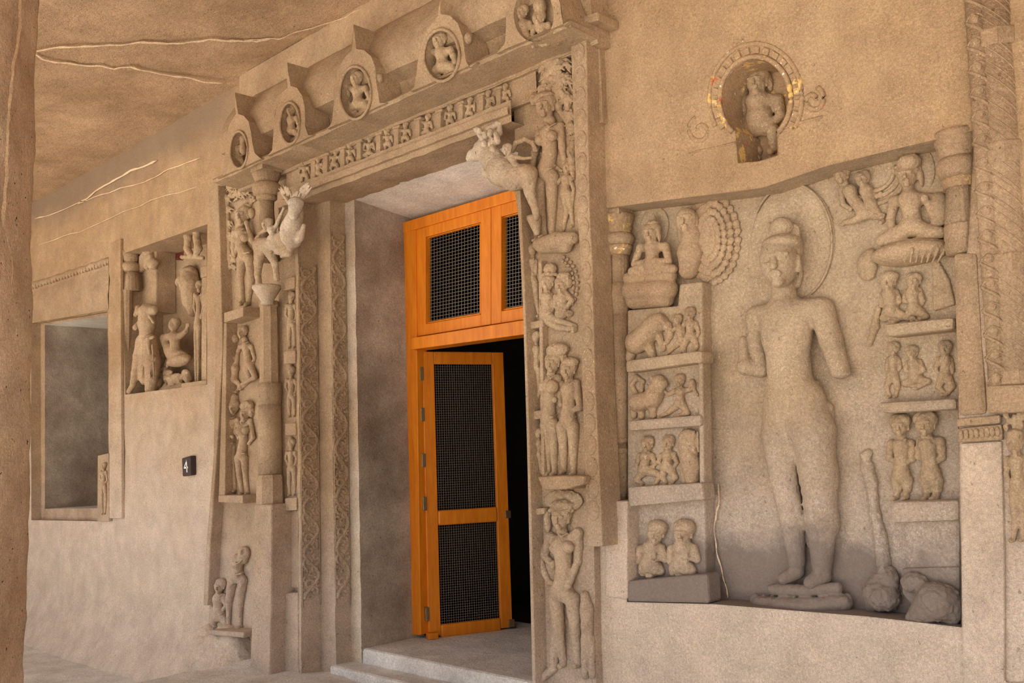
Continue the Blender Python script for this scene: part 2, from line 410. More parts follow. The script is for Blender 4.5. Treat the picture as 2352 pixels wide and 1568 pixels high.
def body(B, r, H=None, N=None, Pv=None, arms=(), legs=(), th=1.0, face=True, mid=None, belt=True):
    """a carved human: head H, neck base N, pelvis Pv, arm and leg joints, all in photo pixels; r = head radius"""
    if H is not None:
        hl = H[2] if len(H) > 2 else 0
        B.e(H[0], H[1], r * .84, r * 1.06, r * .88, lift=hl + .3 * r)
        sc = S(H[0], H[1], B.y0); c = B.pr[-1][1]
        if face and r > 10: features(B, c, r * S(H[0], H[1], c[1]) * .98)
        wcone(B, c + np.array([.25, .30, .45]) * r * sc, c + np.array([-.35, .30, .50]) * r * sc, r * sc * .82, r * sc * .78, r * sc * .06)   # hair cap
    if N is not None and Pv is not None:
        if H is not None: B.c([(H[0], H[1] + r * .6, .3 * r), (N[0], N[1], .2 * r)], [r * .46, r * .5], k=.25)
        m = mid or lerp(N[:2], Pv[:2], .62); ch = lerp(N[:2], Pv[:2], .25)
        B.c([(*ch, .15 * r), (*m, .15 * r), (Pv[0], Pv[1], .1 * r)], [r * .92 * th, r * .66 * th, r * .90 * th], k=.3)
        for a in arms: B.c([(*ch, .2 * r), a[0]], [r * .62 * th, r * .46 * th], k=.35)
        for l in legs: B.c([Pv, l[0]], [r * .8 * th, r * .68 * th], k=.3)
        if belt and r > 9:
            w_ = r * .92 * th; y = Pv[1] - r * .35
            B.c([(Pv[0] - w_ * .9, y, .5 * r), (Pv[0] - w_ * .25, y + r * .22, 1.05 * r), (Pv[0] + w_ * .5, y + r * .12, .95 * r), (Pv[0] + w_ * .95, y - r * .1, .3 * r)], [r * .11] * 4, k=.2)
            n_ = r * .5; B.c([(N[0] - n_, N[1] + r * .1, .8 * r), (N[0] - n_ * .1, N[1] + r * .5, 1.2 * r), (N[0] + n_, N[1] + r * .2, .8 * r)], [r * .09] * 3, k=.2)
    for a in arms:
        k = len(a); rr = np.interp(np.arange(k), [0, max(1, k - 2), k - 1], [r * .46, r * .36, r * .27]) * th
        B.c(a, list(rr), k=.18)
        B.e(a[-1][0], a[-1][1], r * .32 * th, r * .38 * th, r * .3, lift=(a[-1][2] if len(a[-1]) > 2 else 0) + .1 * r)
        if r > 9:
            q = lerp(a[0][:2], a[1][:2], .5); B.c([q], r * .46 * th, k=.1)
    for l in legs:
        k = len(l); rr = np.interp(np.arange(k), [0, max(1, k - 2), k - 1], [r * .70, r * .48, r * .31]) * th
        B.c(l, list(rr), k=.18)
        e = l[-1]; B.c([(e[0], e[1] + r * .12), (e[0] - r * .35, e[1] + r * .30, r * .5)], [r * .32, r * .28], k=.3)
    return B
# ================================================================== the setting
YS, YN = -.13, -.012            # front of the door surround, back of its figure niches
ZF, ZC = 0.0, 4.50
def wn(q, s, a): return a * noise.fractal(Vector((q[0] * s, q[1] * s, q[2] * s)), 1.0, 2.0, 4)

def yardlike(name, x0, x1, y0, y1, z, m, nx=2, ny=2, amp=0., parent=None, sc=2.):
    v = []; f = []
    for j in range(ny + 1):
        for i in range(nx + 1):
            q = np.array([x0 + (x1 - x0) * i / nx, y0 + (y1 - y0) * j / ny, z]); q[2] += wn(q, sc, amp) if amp else 0; v.append(q)
    for j in range(ny):
        for i in range(nx): a = j * (nx + 1) + i; f.append((a, a + 1, a + nx + 2, a + nx + 1))
    return mesh(name, v, f, m, parent, True)
tag(yardlike('floor', -13, 8, -4.6, .3, ZF, 'floor', 200, 50, .012), 'grey worn stone veranda floor', None, None, 'structure')
tag(yardlike('ground', -60, 50, -70, -4.6, -.35, 'yard', 20, 20), 'bare sunlit earth yard outside the veranda', None, None, 'structure')
c_ = yardlike('ceiling', -13, 8, -4.3, .3, ZC, 'ceiling', 240, 70, .02, None, 3.)
fixn(c_); tag(c_, 'rough brown rock-cut ceiling with pale mineral veins', None, None, 'structure')
tag(box3('wall_light_stop', (8.0, -5.2, -.4), (8.4, .3, 4.7), 'wall'), 'unseen stone end wall added to limit daylight into the veranda', None, None, 'structure')  # out of view, added to hold back daylight from this side
tag(box3('trim_roof_edge', (-13, -4.7, ZC), (8.4, -4.3, ZC + .9), 'ceiling'), 'thick rock edge above the veranda opening', None, None, 'structure')

tag(box3('wall_left', (-12.4, -4.6, -.4), (-12.0, .3, 4.7), 'wall'), 'plain far end wall of the veranda', None, None, 'structure')
tag(box3('trim_leak_cover', (-13, .28, ZC - .02), (8.4, 7.0, ZC + .9), 'ceiling'), 'unseen rock slab added above the chamber to stop sun leaks', None, None, 'structure')  # out of view, added to stop sun leaking onto the door
tag(box3('wall_leak_end', (-13.4, .12, -.5), (-13.0, 7.0, ZC + .9), 'ceiling'), 'unseen rock slab added beyond the far wall end against sky light', None, None, 'structure')  # out of view, added so gaps in the wall stay dark
tag(box3('wall_leak_back', (-13, 6.9, -.5), (8.4, 7.3, ZC + .9), 'ceiling'), 'unseen rock slab added behind the chamber to shut out sky light', None, None, 'structure')  # out of view, added to keep sky light from entering behind
def wall_disp(q):
    x, z = q[0], q[2]; d = wn(q, 2.2, .006) + wn(q, 9, .0025)
    if x < -5.9 and z < .55: d -= .22 * ((.55 - max(z, 0)) / .55) ** 2; d += wn(q, 14, .004)
    elif z < .95: d += wn(q, 11, .010) * (1 - z / .95)
    return np.array([x, q[1] + d, z])
def xz(pts, y=0.): return [tuple(P(a, b, y)[[0, 2]]) for a, b in pts]
WIN = [(72, 742), (247, 712), (250, 1197), (72, 1194)]
NICHE = [(281, 583), (475, 515), (474, 882), (288, 906)]
PANEL = [(1386, 479), (1438, 472), (1750, 432), (1900, 381), (2236, 300), (2226, 480), (2200, 900), (2207, 1440), (1990, 1415), (1640, 1387), (1440, 1382), (1440, 1168), (1386, 1160)]
_el = [(1735 + 76 * math.cos(a), 228 + 91 * math.sin(a)) for a in np.linspace(math.radians(128), math.radians(52 + 360), 34)]
MEDAL = [(1695, 374)] + _el + [(1785, 345), (1785, 356), (1742, 370)]
X1, Y2, X3, Y4, X5, YW = -5.437, .017, -5.28, .138, -5.172, .55
XR = -3.39; ZL = P(900, 383, YS)[2]; ZT = .485
DOOR = [(X1, .3), (XR + .02, .3), (XR + .02, ZL + .1), (X1, ZL + .1)]
wb = sheet('wall_back', [(-13, -.1), (8, -.1), (8, ZC + .1), (-13, ZC + .1)], [xz(WIN), xz(NICHE), xz(PANEL), xz(MEDAL), DOOR], .075,
           lambda u, v: (u, 0., v), 'wall', None, wall_disp)
tag(wb, 'warm brown rock-cut veranda wall with carved recesses', None, None, 'structure')
def recess(name, pts, yf, yb, m, parent=None, mback=None, back=True):
    fr = [P(a, b, yf) for a, b in pts]; n = len(fr); bk = [np.array([p[0], yb, p[2]]) for p in fr]
    o = mesh(name, fr + bk, [(i, (i + 1) % n, (i + 1) % n + n, i + n) for i in range(n)], m, parent)
    if back:
        me = mesh(name + '_back', bk, [tuple(range(n))], mback or m, parent); fixn(me)
    return o
recess('niche_side', NICHE, -.003, .36, 'stone', wb)
_pd = lambda q: np.array([q[0], q[1] + wn(q, 3, .008) + wn(q, 12, .003), q[2]])
recess('panel_side', PANEL, -.006, .16, 'panel', wb, None, False)
sheet('panel_ground', xz(PANEL), [], .06, lambda u, v: (u, .15, v), 'panel', wb, _pd)
recess('medallion_side', MEDAL, -.006, .2, 'paint', wb)

# far window opening with its stepped stone frame
w1 = empty('window_1', P(160, 1195, 0)); tag(w1, 'deep dark window opening in the far wall with stepped stone frame', None, None, 'structure')
recess('frame_step', WIN, -.004, .09, 'stone', w1, None, False)
INN = [(103, 746), (290, 716), (293, 1166), (103, 1168)]
fr = [P(a, b, 0) for a, b in WIN]; A_ = [np.array([p[0], .09, p[2]]) for p in fr]; B_ = [P(a, b, .09) for a, b in INN]
mesh('frame_face', A_ + B_, [(i, (i + 1) % 4, (i + 1) % 4 + 4, i + 4) for i in range(4)], 'stone', w1)
C_ = [np.array([p[0], 1.3, p[2]]) for p in B_]
mesh('window_soffit', [B_[0], B_[1], C_[1], C_[0]], [(0, 1, 2, 3)], 'plaster', w1)
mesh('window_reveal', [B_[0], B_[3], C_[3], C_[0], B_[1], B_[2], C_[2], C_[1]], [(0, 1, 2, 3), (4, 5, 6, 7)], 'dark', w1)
mesh('window_sill', [B_[3], B_[2], C_[2], C_[3]], [(0, 1, 2, 3)], 'floor', w1)
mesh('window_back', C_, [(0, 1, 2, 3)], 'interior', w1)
# carved cornice above the window
wc = loft('window_cornice', [((60, 652), (249, 591), .01), ((60, 654), (249, 593), -.02), ((60, 662), (249, 601), -.03), ((60, 668), (249, 607), -.008), ((60, 676), (249, 619), -.03), ((60, 696), (249, 643), -.045), ((60, 712), (249, 665), -.035), ((60, 722), (249, 677), -.02), ((60, 738), (249, 707), -.012), ((60, 744), (249, 715), .02)], 110, 'stone', None, True, .014)
tag(wc, 'rough rounded stone cornice above the far window opening', 'cornice')
for i in range(28):
    t = (i + .5) / 28; a = lerp((60, 666), (250, 604), t); s = S(*a, -.015); p = P(*a, -.012)
    if i == 0: bead0 = mesh('bead', [(x * s * 2.5, y * .018, z * s * 4) for x in (-1, 1) for y in (-1, 1) for z in (-1, 1)], [(0, 1, 3, 2), (4, 6, 7, 5), (0, 4, 5, 1), (2, 3, 7, 6), (0, 2, 6, 4), (1, 5, 7, 3)], 'stone'); o = bead0
    else: o = bpy.data.objects.new('bead', bead0.data); COL.objects.link(o)
    o.parent = wc; o.location = Vector(p)
# flat pilaster strip between window and niche, border strip of the surround
tag(prism('flat_pilaster', [(249, 560), (276, 548), (279, 1190), (251, 1190)], -.03, .0, 'wall'), 'plain flat pilaster strip between the far window and the deep sculpture niche', 'pilaster')
sl_ = prism('carved_slab', [(224, 1046), (249, 1040), (250, 1197), (223, 1197)], -.035, .0, 'stone'); tag(sl_, 'small upright carved slab at the lower corner of the far window', 'slab')
B = body(Blob(-.035, .4), 7, (238, 1070), (238, 1080), (238, 1112), [[(232, 1083), (230, 1100), (237, 1105)], [(244, 1083), (246, 1102), (241, 1112)]], [[(235, 1118), (234, 1145), (236, 1178)], [(241, 1118), (243, 1145), (241, 1178)]], face=False)
B.build('figure', 'fig', sl_, 1.4)

# ------------------------------------------------------------------ mineral veins, drawn along the ceiling
def vein(pts, w, parent, to, name='mineral_vein', sub=6):
    q = []
    for a, b in zip(pts[:-1], pts[1:]):
        for j in range(sub): q.append(lerp(a, b, j / sub))
    q.append(pts[-1]); L = []; 
    for i, p in enumerate(q):
        k = w * (.35 + .9 * abs(noise.noise(Vector((p[0] * .05, p[1] * .05, 3.))))) * (0.3 if i in (0, len(q) - 1) else 1)
        jx = 4 * noise.noise(Vector((p[0] * .03, p[1] * .03, 9.)))
        a_, b_ = q[max(i - 1, 0)], q[min(i + 1, len(q) - 1)]; d = math.hypot(b_[0] - a_[0], b_[1] - a_[1]); nx, ny = -(b_[1] - a_[1]) / d, (b_[0] - a_[0]) / d
        L.append((to(p[0] + nx * (jx - k), p[1] + ny * (jx - k)), to(p[0] + nx * (jx + k), p[1] + ny * (jx + k))))
    v = [p for ab in L for p in ab]
    return mesh(name, v, [(2 * i, 2 * i + 1, 2 * i + 3, 2 * i + 2) for i in range(len(L) - 1)], 'vein', parent)
tc = lambda a, b: PZ(a, b, ZC - .024)
vein([(62, 121), (140, 108), (250, 105), (330, 98), (410, 100), (480, 92), (560, 95), (620, 92)], 3.2, c_, tc)
vein([(70, 118), (98, 138), (180, 150), (222, 152), (262, 160), (300, 153), (350, 168), (400, 176), (440, 180), (470, 190), (510, 192)], 3.0, c_, tc)
vein([(560, 92), (640, 88), (720, 62), (790, 40), (830, 20)], 2.0, c_, tc)
tw = lambda a, b: P(a, b, -.012)
vein([(80, 505), (150, 478), (250, 440), (330, 418), (400, 385), (460, 362)], 1.6, wb, tw)
vein([(180, 470), (240, 425), (300, 392), (360, 368)], 3.5, wb, tw)
vein([(90, 560), (200, 525), (300, 480), (370, 452), (450, 430)], 1.2, wb, tw)

# ------------------------------------------------------------------ foreground veranda pillar
def make_pillar():
    r = .52; yc = -2.35; n = 96
    d = ray(74, 780); ang = math.atan2(d[1], d[0])                 # sight line grazing its right side
    px = np.array([-math.sin(ang), math.cos(ang)])                 # left/right of the sight line
    t = 4.6; base = CAM[:2] + t * np.array([math.cos(ang), math.sin(ang)])
    cands = [base + px * r * .985, base - px * r * .985]; ctr = min(cands, key=lambda c: c[1])
    rows = 260; v = []; f = []
    for j in range(rows + 1):
        z = -.1 + (ZC + .15) * j / rows
        for i in range(n):
            a = 2 * math.pi * (i + .5) / n; o8 = ((a + math.pi / 8) % (math.pi / 4)) - math.pi / 8
            rr = r * math.cos(math.pi / 8) / math.cos(o8); rr = rr * .55 + r * .97 * .45
            q = np.array([math.cos(a) * 3.1, math.sin(a) * 3.1, z * 6.])
            rr += .010 * noise.fractal(Vector(q), 1., 2., 5) + .012 * noise.noise(Vector(q * .45)) - .012 * max(0, noise.noise(Vector(q * 3.7)) - .35)
            v.append((ctr[0] + rr * math.cos(a), ctr[1] + rr * math.sin(a), z))
    for j in range(rows):
        for i in range(n): f.append((j * n + i, j * n + (i + 1) % n, (j + 1) * n + (i + 1) % n, (j + 1) * n + i))
    o = mesh('veranda_pillar', v, f, 'pillar', None, True)
    tag(o, 'rough pitted brown stone pillar standing free on the veranda floor', 'pillar')
    def top(a, b):                                                  # point of the pillar skin seen there
        dd = ray(a, b); k = dd[:2]; A = k @ k; rel = CAM[:2] - ctr; Bq = 2 * k @ rel; Cq = rel @ rel - (r * 1.005) ** 2
        s = Bq * Bq - 4 * A * Cq
        return CAM + dd * ((-Bq - math.sqrt(max(s, 0))) / (2 * A))
    vein([(50, -10), (46, 60), (36, 120), (26, 190), (20, 260), (16, 350), (14, 430), (6, 520)], 7, o, top)
    vein([(58, 300), (62, 380), (66, 440)], 1.5, o, top); vein([(18, 540), (26, 600), (30, 680)], 1.5, o, top)
    return o
make_pillar()

# ------------------------------------------------------------------ door surround: stepped jambs, scroll bands, lintel
ZJ = .36                                                            # platform level before the door
def vstrip(name, a, b, z0, z1, m, parent, nz=60, nu=3, amp=.004, rz=.9):
    v = []; f = []
    for j in range(nz + 1):
        z = z0 + (z1 - z0) * j / nz
        for i in range(nu + 1):
            q = np.array([a[0] + (b[0] - a[0]) * i / nu, a[1] + (b[1] - a[1]) * i / nu, z])
            k = amp * (1 + 2.2 * max(0, (rz - z) / rz)); v.append(q + np.array([wn(q, 6, k) + wn(q, 20, k * .5), wn(q + 9, 6, k) + wn(q + 9, 20, k * .5), 0]))
    for j in range(nz):
        for i in range(nu): s = j * (nu + 1) + i; f.append((s, s + 1, s + nu + 2, s + nu + 1))
    return mesh(name, v, f, m, parent, True)
jl = empty('trim_1', (X1, 0, ZJ)); tag(jl, 'stepped stone door jamb with vine scroll bands beside the octagonal column', None, None, 'structure')
vstrip('jamb_face', (X1 - .034, YS), (X1, YS), 0.0, 3.03, 'stone', jl)
vstrip('jamb_face', (X1, YS), (X1, Y2), 0.0, ZL + .02, 'stone', jl)
vstrip('jamb_face', (X1, Y2), (X3, Y2), 0.0, ZL + .02, 'stone', jl)
vstrip('jamb_face', (X3, Y2), (X3, Y4), 0.0, ZL + .02, 'stone', jl)
vstrip('jamb_face', (X3, Y4), (X5, Y4), 0.0, ZL + .02, 'pale', jl)
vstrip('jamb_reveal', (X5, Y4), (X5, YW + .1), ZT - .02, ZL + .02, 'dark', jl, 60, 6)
# scroll unit: a vine wave with curled tendrils, in (u, v) on a band that faces the doorway
def scroll_unit(wd, ht, flip):
    c = []; s = -1 if flip else 1
    def arc(cx, cy, r0, r1, a0, a1, n=9): return [(cx + s * (r0 + (r1 - r0) * i / n) * math.cos(a0 + (a1 - a0) * i / n), cy + (r0 + (r1 - r0) * i / n) * math.sin(a0 + (a1 - a0) * i / n)) for i in range(n + 1)]
    c.append(([(s * .40 * wd * math.sin(math.pi * (t - .5)), (t - .5) * ht) for t in np.linspace(0, 1, 11)], .0085))
    c.append((arc(-.14 * wd * s * s, .10 * ht, .34 * wd, .05 * wd, -1.2, 6.2, 15), .0075))
    c.append((arc(.20 * wd, -.24 * ht, .22 * wd, .04 * wd, 2.2, -3.4, 11), .0065))
    c.append((arc(.22 * wd, .32 * ht, .20 * wd, .04 * wd, 3.6, 8.6, 10), .0065))
    c.append((arc(-.30 * wd, -.34 * ht, .16 * wd, .03 * wd, 0.4, 5.4, 9), .006))
    c.append((arc(-.33 * wd, .36 * ht, .15 * wd, .03 * wd, 5.4, 0.4, 9), .006)); c.append((arc(.36 * wd, .06 * ht, .14 * wd, .03 * wd, 1.4, 6.4, 9), .006)); c.append((arc(-.02 * wd, -.44 * ht, .15 * wd, .03 * wd, 2.4, -2.6, 9), .006)); c.append((arc(-.38 * wd, -.10 * ht, .12 * wd, .03 * wd, 0., 5., 8), .005))
    v = []; f = []
    for pts, r in c:
        n = len(pts); b = len(v)
        for i, p in enumerate(pts):
            a_, b_ = pts[max(i - 1, 0)], pts[min(i + 1, n - 1)]; dx, dy = b_[0] - a_[0], b_[1] - a_[1]; L = math.hypot(dx, dy) + 1e-9; nx, ny = -dy / L, dx / L
            for k, (o1, o2) in enumerate(((-1.6, 0), (-.7, 1.5), (.7, 1.5), (1.6, 0))): v.append((o2 * r, p[0] + nx * o1 * r, p[1] + ny * o1 * r))
        for i in range(n - 1):
            for k in range(3): f.append((b + 4 * i + k, b + 4 * i + k + 1, b + 4 * i + k + 5, b + 4 * i + k + 4))
    return v, f
for X, ya, yb, ztop in ((X1, YS, Y2, 2.95), (X3, Y2, Y4, 3.15)):
    wd = yb - ya; n = 15; z0, z1 = .80, ztop; ht = (z1 - z0) / n; me = []
    for fl in (0, 1):
        v, f = scroll_unit(wd * .92, ht, fl); o = mesh('scroll', v, f, 'stone', jl, True); me.append(o.data); bpy.data.objects.remove(o)
    for i in range(n):
        o = bpy.data.objects.new('scroll', me[i % 2]); COL.objects.link(o); put(o, jl)
        o.location = (X + .002, (ya + yb) / 2, z0 + ht * (i + .5))
    for yy in (ya + .008, yb - .008):
        tube('scroll_border', [(X + .002, yy, z0 - .05), (X + .002, yy, z1 + .02)], .006, 'stone', jl, 6)
# threshold, steps and platform before the door
th = box3('threshold', (X5 - .1, Y4 + .01, .1), (XR + .3, 1.4, ZT), 'floor', None, .02); tag(th, 'worn grey stone door threshold slab', None, None, 'structure')
st = box3('trim_2', (X3 - .02, -.02, .1), (XR + .1, Y4 + .1, ZT - .09), 'floor', None, .02); tag(st, 'low grey stone step in front of the door threshold', None, None, 'structure')
pv = []; pf = []
def platf():
    v = []; f = []; nx, ny = 60, 24
    for j in range(ny + 1):
        for i in range(nx + 1):
            q = np.array([-6.5 + 3.4 * i / nx, -1.0 + 1.7 * j / ny, ZJ - .02]); q[2] += wn(q, 5, .02) - .15 * max(0, (-6.1 - q[0]) / .4); v.append(q)
    for j in range(ny):
        for i in range(nx): a = j * (nx + 1) + i; f.append((a, a + 1, a + nx + 2, a + nx + 1))
    m0 = len(v); v += [np.array([p[0], p[1], -.02]) for p in v[:nx + 1]]
    f += [(i, m0 + i, m0 + i + 1, i + 1) for i in range(nx)]
    return mesh('platform', v, f, 'floor', None, True)
tag(platf(), 'rough grey stone platform at the foot of the doorway', None, None, 'structure')
# lintel
lt = empty('trim_3', (-4.4, 0, ZL)); tag(lt, 'stepped stone door lintel below the little figure frieze', None, None, 'structure')
ZB0 = P(932, 335, -.09)[2]; ZB1 = P(932, 281, -.09)[2]
XL = P(640, 470, YS)[0]
def beam(name, x0, x1, y0, y1, z0, z1, m, amp=.004):
    """front and underside of a rough stone beam"""
    n = 70; v = []; f = []; pr = [(y0, z1), (y0, z1 * .6 + z0 * .4), (y0, z0), ((y0 + y1) / 2, z0), (y1, z0)]
    for i in range(n + 1):
        for (y, z) in pr:
            q = np.array([x0 + (x1 - x0) * i / n, y, z]); v.append(q + np.array([0, wn(q, 9, amp), wn(q + 5, 9, amp)]))
    for i in range(n):
        for k in range(4): a = i * 5 + k; f.append((a, a + 5, a + 6, a + 1))
    return mesh(name, v, f, m, lt, False)
beam('lintel_band', XL, XR - .02, YS - .01, Y4, ZL, ZB0, 'stone', .006)
beam('lintel_moulding', XL + .1, XR - .02, YS - .035, YS, ZL + .035, ZL + .075, 'stone', .004)
beam('frieze_ground', XL, XR + .1, -.07, .1, ZB0 - .01, ZB1 + .05, 'stone', .002)
v = [(X5 - .02, Y4 - .02, ZL + .005), (XR + .1, Y4 - .02, ZL + .005), (XR + .1, YW + .12, ZL - .065), (X5 - .02, YW + .12, ZL - .065)]
mesh('lintel_soffit', v, [(0, 1, 2, 3)], 'plaster', lt)

box3('lintel_end', (XR - .1, -.04, ZL - .12), (XR + .5, .3, ZB1 + .1), 'stone', lt)
# room behind the door
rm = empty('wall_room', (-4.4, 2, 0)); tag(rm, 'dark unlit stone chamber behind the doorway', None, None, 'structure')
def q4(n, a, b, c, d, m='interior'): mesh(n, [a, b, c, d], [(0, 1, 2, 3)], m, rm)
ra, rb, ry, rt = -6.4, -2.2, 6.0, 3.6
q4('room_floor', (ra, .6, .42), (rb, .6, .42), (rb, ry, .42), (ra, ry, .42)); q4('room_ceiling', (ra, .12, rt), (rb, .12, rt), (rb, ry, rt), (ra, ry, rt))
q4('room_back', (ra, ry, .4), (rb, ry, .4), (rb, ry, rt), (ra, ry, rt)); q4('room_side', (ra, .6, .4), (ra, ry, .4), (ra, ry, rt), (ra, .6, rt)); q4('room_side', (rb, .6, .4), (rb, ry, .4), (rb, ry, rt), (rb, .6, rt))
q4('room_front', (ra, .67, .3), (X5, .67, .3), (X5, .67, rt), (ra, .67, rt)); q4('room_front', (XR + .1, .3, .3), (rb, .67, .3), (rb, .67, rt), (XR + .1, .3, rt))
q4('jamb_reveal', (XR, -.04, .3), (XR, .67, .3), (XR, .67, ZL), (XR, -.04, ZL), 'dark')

# ================================================================== wooden door
dr = empty('door_1', (X5, YW, ZT)); tag(dr, 'orange varnished wooden door frame with wire mesh and half-open leaf', None, None, 'structure')
def wp(name, pts, y0=YW, y1=YW + .09, parent=dr, b=.004, m='wood'): return prism(name, pts, y0, y1, m, parent, b)
wp('frame_post', [(914, 515), (953, 505), (966, 1458), (930, 1458)])
wp('frame_head', [(914, 514), (1260, 410), (1262, 436), (915, 538)], YW - .005)
wp('transom_bar', [(943, 776), (1262, 725), (1262, 760), (942, 803)], YW - .045, YW + .09)
def wiremesh(name, c4, parent, nx, ny, th=.0022):
    """square-woven wires filling a quadrilateral (four corners in order)"""
    a, b, c, d = [np.array(q, float) for q in c4]; v = []; f = []
    def wire(p, q, off):
        e = (q - p); e /= np.linalg.norm(e); nn = np.cross(b - a, d - a); nn /= np.linalg.norm(nn); s = np.cross(e, nn); k = len(v)
        for r in (p, q):
            for i, j in ((-1, -1), (1, -1), (1, 1), (-1, 1)): v.append(r + th * .5 * (i * s + j * nn) + nn * off)
        for i in range(4): f.append((k + i, k + (i + 1) % 4, k + 4 + (i + 1) % 4, k + 4 + i))
    for i in range(nx + 1): t = i / nx; wire(a + (b - a) * t, d + (c - d) * t, .0008)
    for j in range(ny + 1): t = j / ny; wire(a + (d - a) * t, b + (c - b) * t, -.0008)
    return mesh(name, v, f, 'wire', parent)
def sash(l, r, t0, t1, b0, b1, sw):
    """l, r = x of the outer sides, t0/t1 top y at l/r, b0/b1 bottom y"""
    s = empty('transom_sash', P(l, b0, YW)); put(s, dr)
    at = lambda x: (t0 + (t1 - t0) * (x - l) / (r - l), b0 + (b1 - b0) * (x - l) / (r - l))
    y0, y1 = YW + .012, YW + .06
    def bar(n, x0, x1, k0, k1, ya=y0): 
        (ta, ba), (tb, bb) = at(x0), at(x1); g = lambda t, b, k: t + (b - t) * k
        return prism(n, [(x0, g(ta, ba, k0)), (x1, g(tb, bb, k0)), (x1, g(tb, bb, k1)), (x0, g(ta, ba, k1))], ya, y1, 'wood', s, .004)
    bar('stile', l, l + sw, 0, 1); bar('stile', r - sw, r, 0, 1)
    bar('rail', l + sw, r - sw, 0, .115); bar('rail', l + sw, r - sw, .90, 1)
    bar('bead', l + sw, l + sw + 4, .11, .9, y0 + .02); bar('bead', l + sw, r - sw, .115, .13, y0 + .02); bar('bead', l + sw, r - sw, .885, .90, y0 + .02); bar('bead', r - sw - 3, r - sw, .11, .9, y0 + .02)
    (ta, ba), (tb, bb) = at(l + sw), at(r - sw); yy = y0 + .03; g = lambda t, b, k: t + (b - t) * k
    wiremesh('wire_mesh', [P(l + sw, g(ta, ba, .10), yy), P(r - sw, g(tb, bb, .10), yy), P(r - sw, g(tb, bb, .91), yy), P(l + sw, g(ta, ba, .91), yy)], s, 18, 27)
    return s
sash(954, 1127, 522, 472, 773, 745, 23)
sash(1128, 1300, 472, 424, 745, 719, 23)
# the leaf, hinged on the left post and swung inwards
ang = math.atan2(.932, .361); LW = .60; LH0, LH1 = ZT + .012, P(975, 806, YW + .05)[2]
HX, HY = P(974, 1000, YW + .05)[0], YW + .05
def leaf(u, w, z): return np.array([HX + u * math.cos(ang) + w * math.sin(ang), HY + u * math.sin(ang) - w * math.cos(ang), z])
lf = empty('door_leaf', (HX, HY, LH0)); put(lf, dr)
def lbar(name, u0, u1, w0, w1, z0, z1, m='wood', b=.005):
    v = [leaf(u, w, z) for u in (u0, u1) for w in (w0, w1) for z in (z0, z1)]
    f = [(0, 1, 3, 2), (4, 6, 7, 5), (0, 4, 5, 1), (2, 3, 7, 6), (0, 2, 6, 4), (1, 5, 7, 3)]
    return bev(fixn(mesh(name, v, f, m, lf)), b)
T = .035; SW = .085
lbar('stile', 0, SW, -T, 0, LH0, LH1); lbar('stile', LW - SW, LW, -T, 0, LH0, LH1)
lbar('rail', SW, LW - SW, -T, 0, LH1 - .085, LH1); lbar('rail', SW, LW - SW, -T, 0, LH0, LH0 + .03)
def leafz(px, py, u): p = leaf(u, 0, 0); d = ray(px, py); t = (p[1] - CAM[1]) / d[1]; return (CAM + t * d)[2]
zm0, zm1 = leafz(1076, 1202, .3), leafz(1076, 1168, .3); zl0, zl1 = leafz(1080, 1456, .3), leafz(1080, 1426, .3)
lbar('rail', SW, LW - SW, -T, .006, zm0, zm1, 'wood', .012); lbar('rail', SW, LW - SW, -T, .006, zl0, zl1, 'wood', .012)
for a, b in ((zm1, LH1 - .085), (zl1, zm0), (LH0 + .03, zl0)):
    wiremesh('wire_mesh', [leaf(SW, -.018, b), leaf(LW - SW, -.018, b), leaf(LW - SW, -.018, a), leaf(SW, -.018, a)], lf, 26, max(3, int((b - a) / .0165)), .0017)
for py in (858, 952, 1057, 1156, 1408):
    z = leafz(972, py, 0); lbar('hinge', -.022, .004, -.03, .010, z - .045, z + .045, 'steel', .003)
for z in (zm0 + .04, zl0 + .04): lbar('latch', LW - .03, LW + .012, -.004, .012, z - .02, z + .03, 'steel', .003)
lbar('door_stop', -.02, .05, .0, .05, LH0 - .01, LH0 + .03, 'wood', .004)
# ================================================================== cornice over the door, dormer arches, frieze
def extrude(name, prof, x0, x1, m, parent=None, n=120, amp=.006):
    v = []; f = []; k = len(prof)
    for i in range(n + 1):
        for (y, z) in prof:
            q = np.array([x0 + (x1 - x0) * i / n, y, z]); v.append(q + np.array([0, wn(q, 5, amp), wn(q + 3, 5, amp)]))
    for i in range(n):
        for j in range(k - 1): a = i * k + j; f.append((a, a + k, a + k + 1, a + 1))
    for e in (0, n):                                                # closed ends: each profile edge carried back to the wall
        for j in range(k - 1):
            b = len(v); p0, p1 = v[e * k + j], v[e * k + j + 1]; v += [p0, p1, np.array([p1[0], .02, p1[2]]), np.array([p0[0], .02, p0[2]])]; f.append((b, b + 1, b + 2, b + 3))
    return fixn(mesh(name, v, f, m, parent, True))
YK, YKB = -.318, -.14
XA, XB = P(490, 412, -.30)[0], P(1392, 40, -.02)[0]
ZLIP = P(820, 202, -.24)[2]; ZTT = P(826, 83, -.10)[2]; ZSO = P(801, 280, -.30)[2]
cor = empty('cornice', (-4.5, 0, 3.5)); tag(cor, 'heavy overhanging rounded stone cornice above the carved doorway', 'cornice')
ev = extrude('eave', [(.0, ZC), (-.04, ZC - .01), (-.07, ZTT + .03), (-.04, ZTT + .02), (-.08, ZTT), (-.15, ZTT - .07), (-.215, ZTT - .19), (-.25, ZLIP + .15), (-.26, ZLIP + .07), (-.24, ZLIP), (-.20, ZLIP - .008), (-.14, ZLIP - .03), (-.12, ZSO + .05), (-.14, ZSO + .01), (-.0, ZSO + .01)], XA, XB, 'stone', cor)
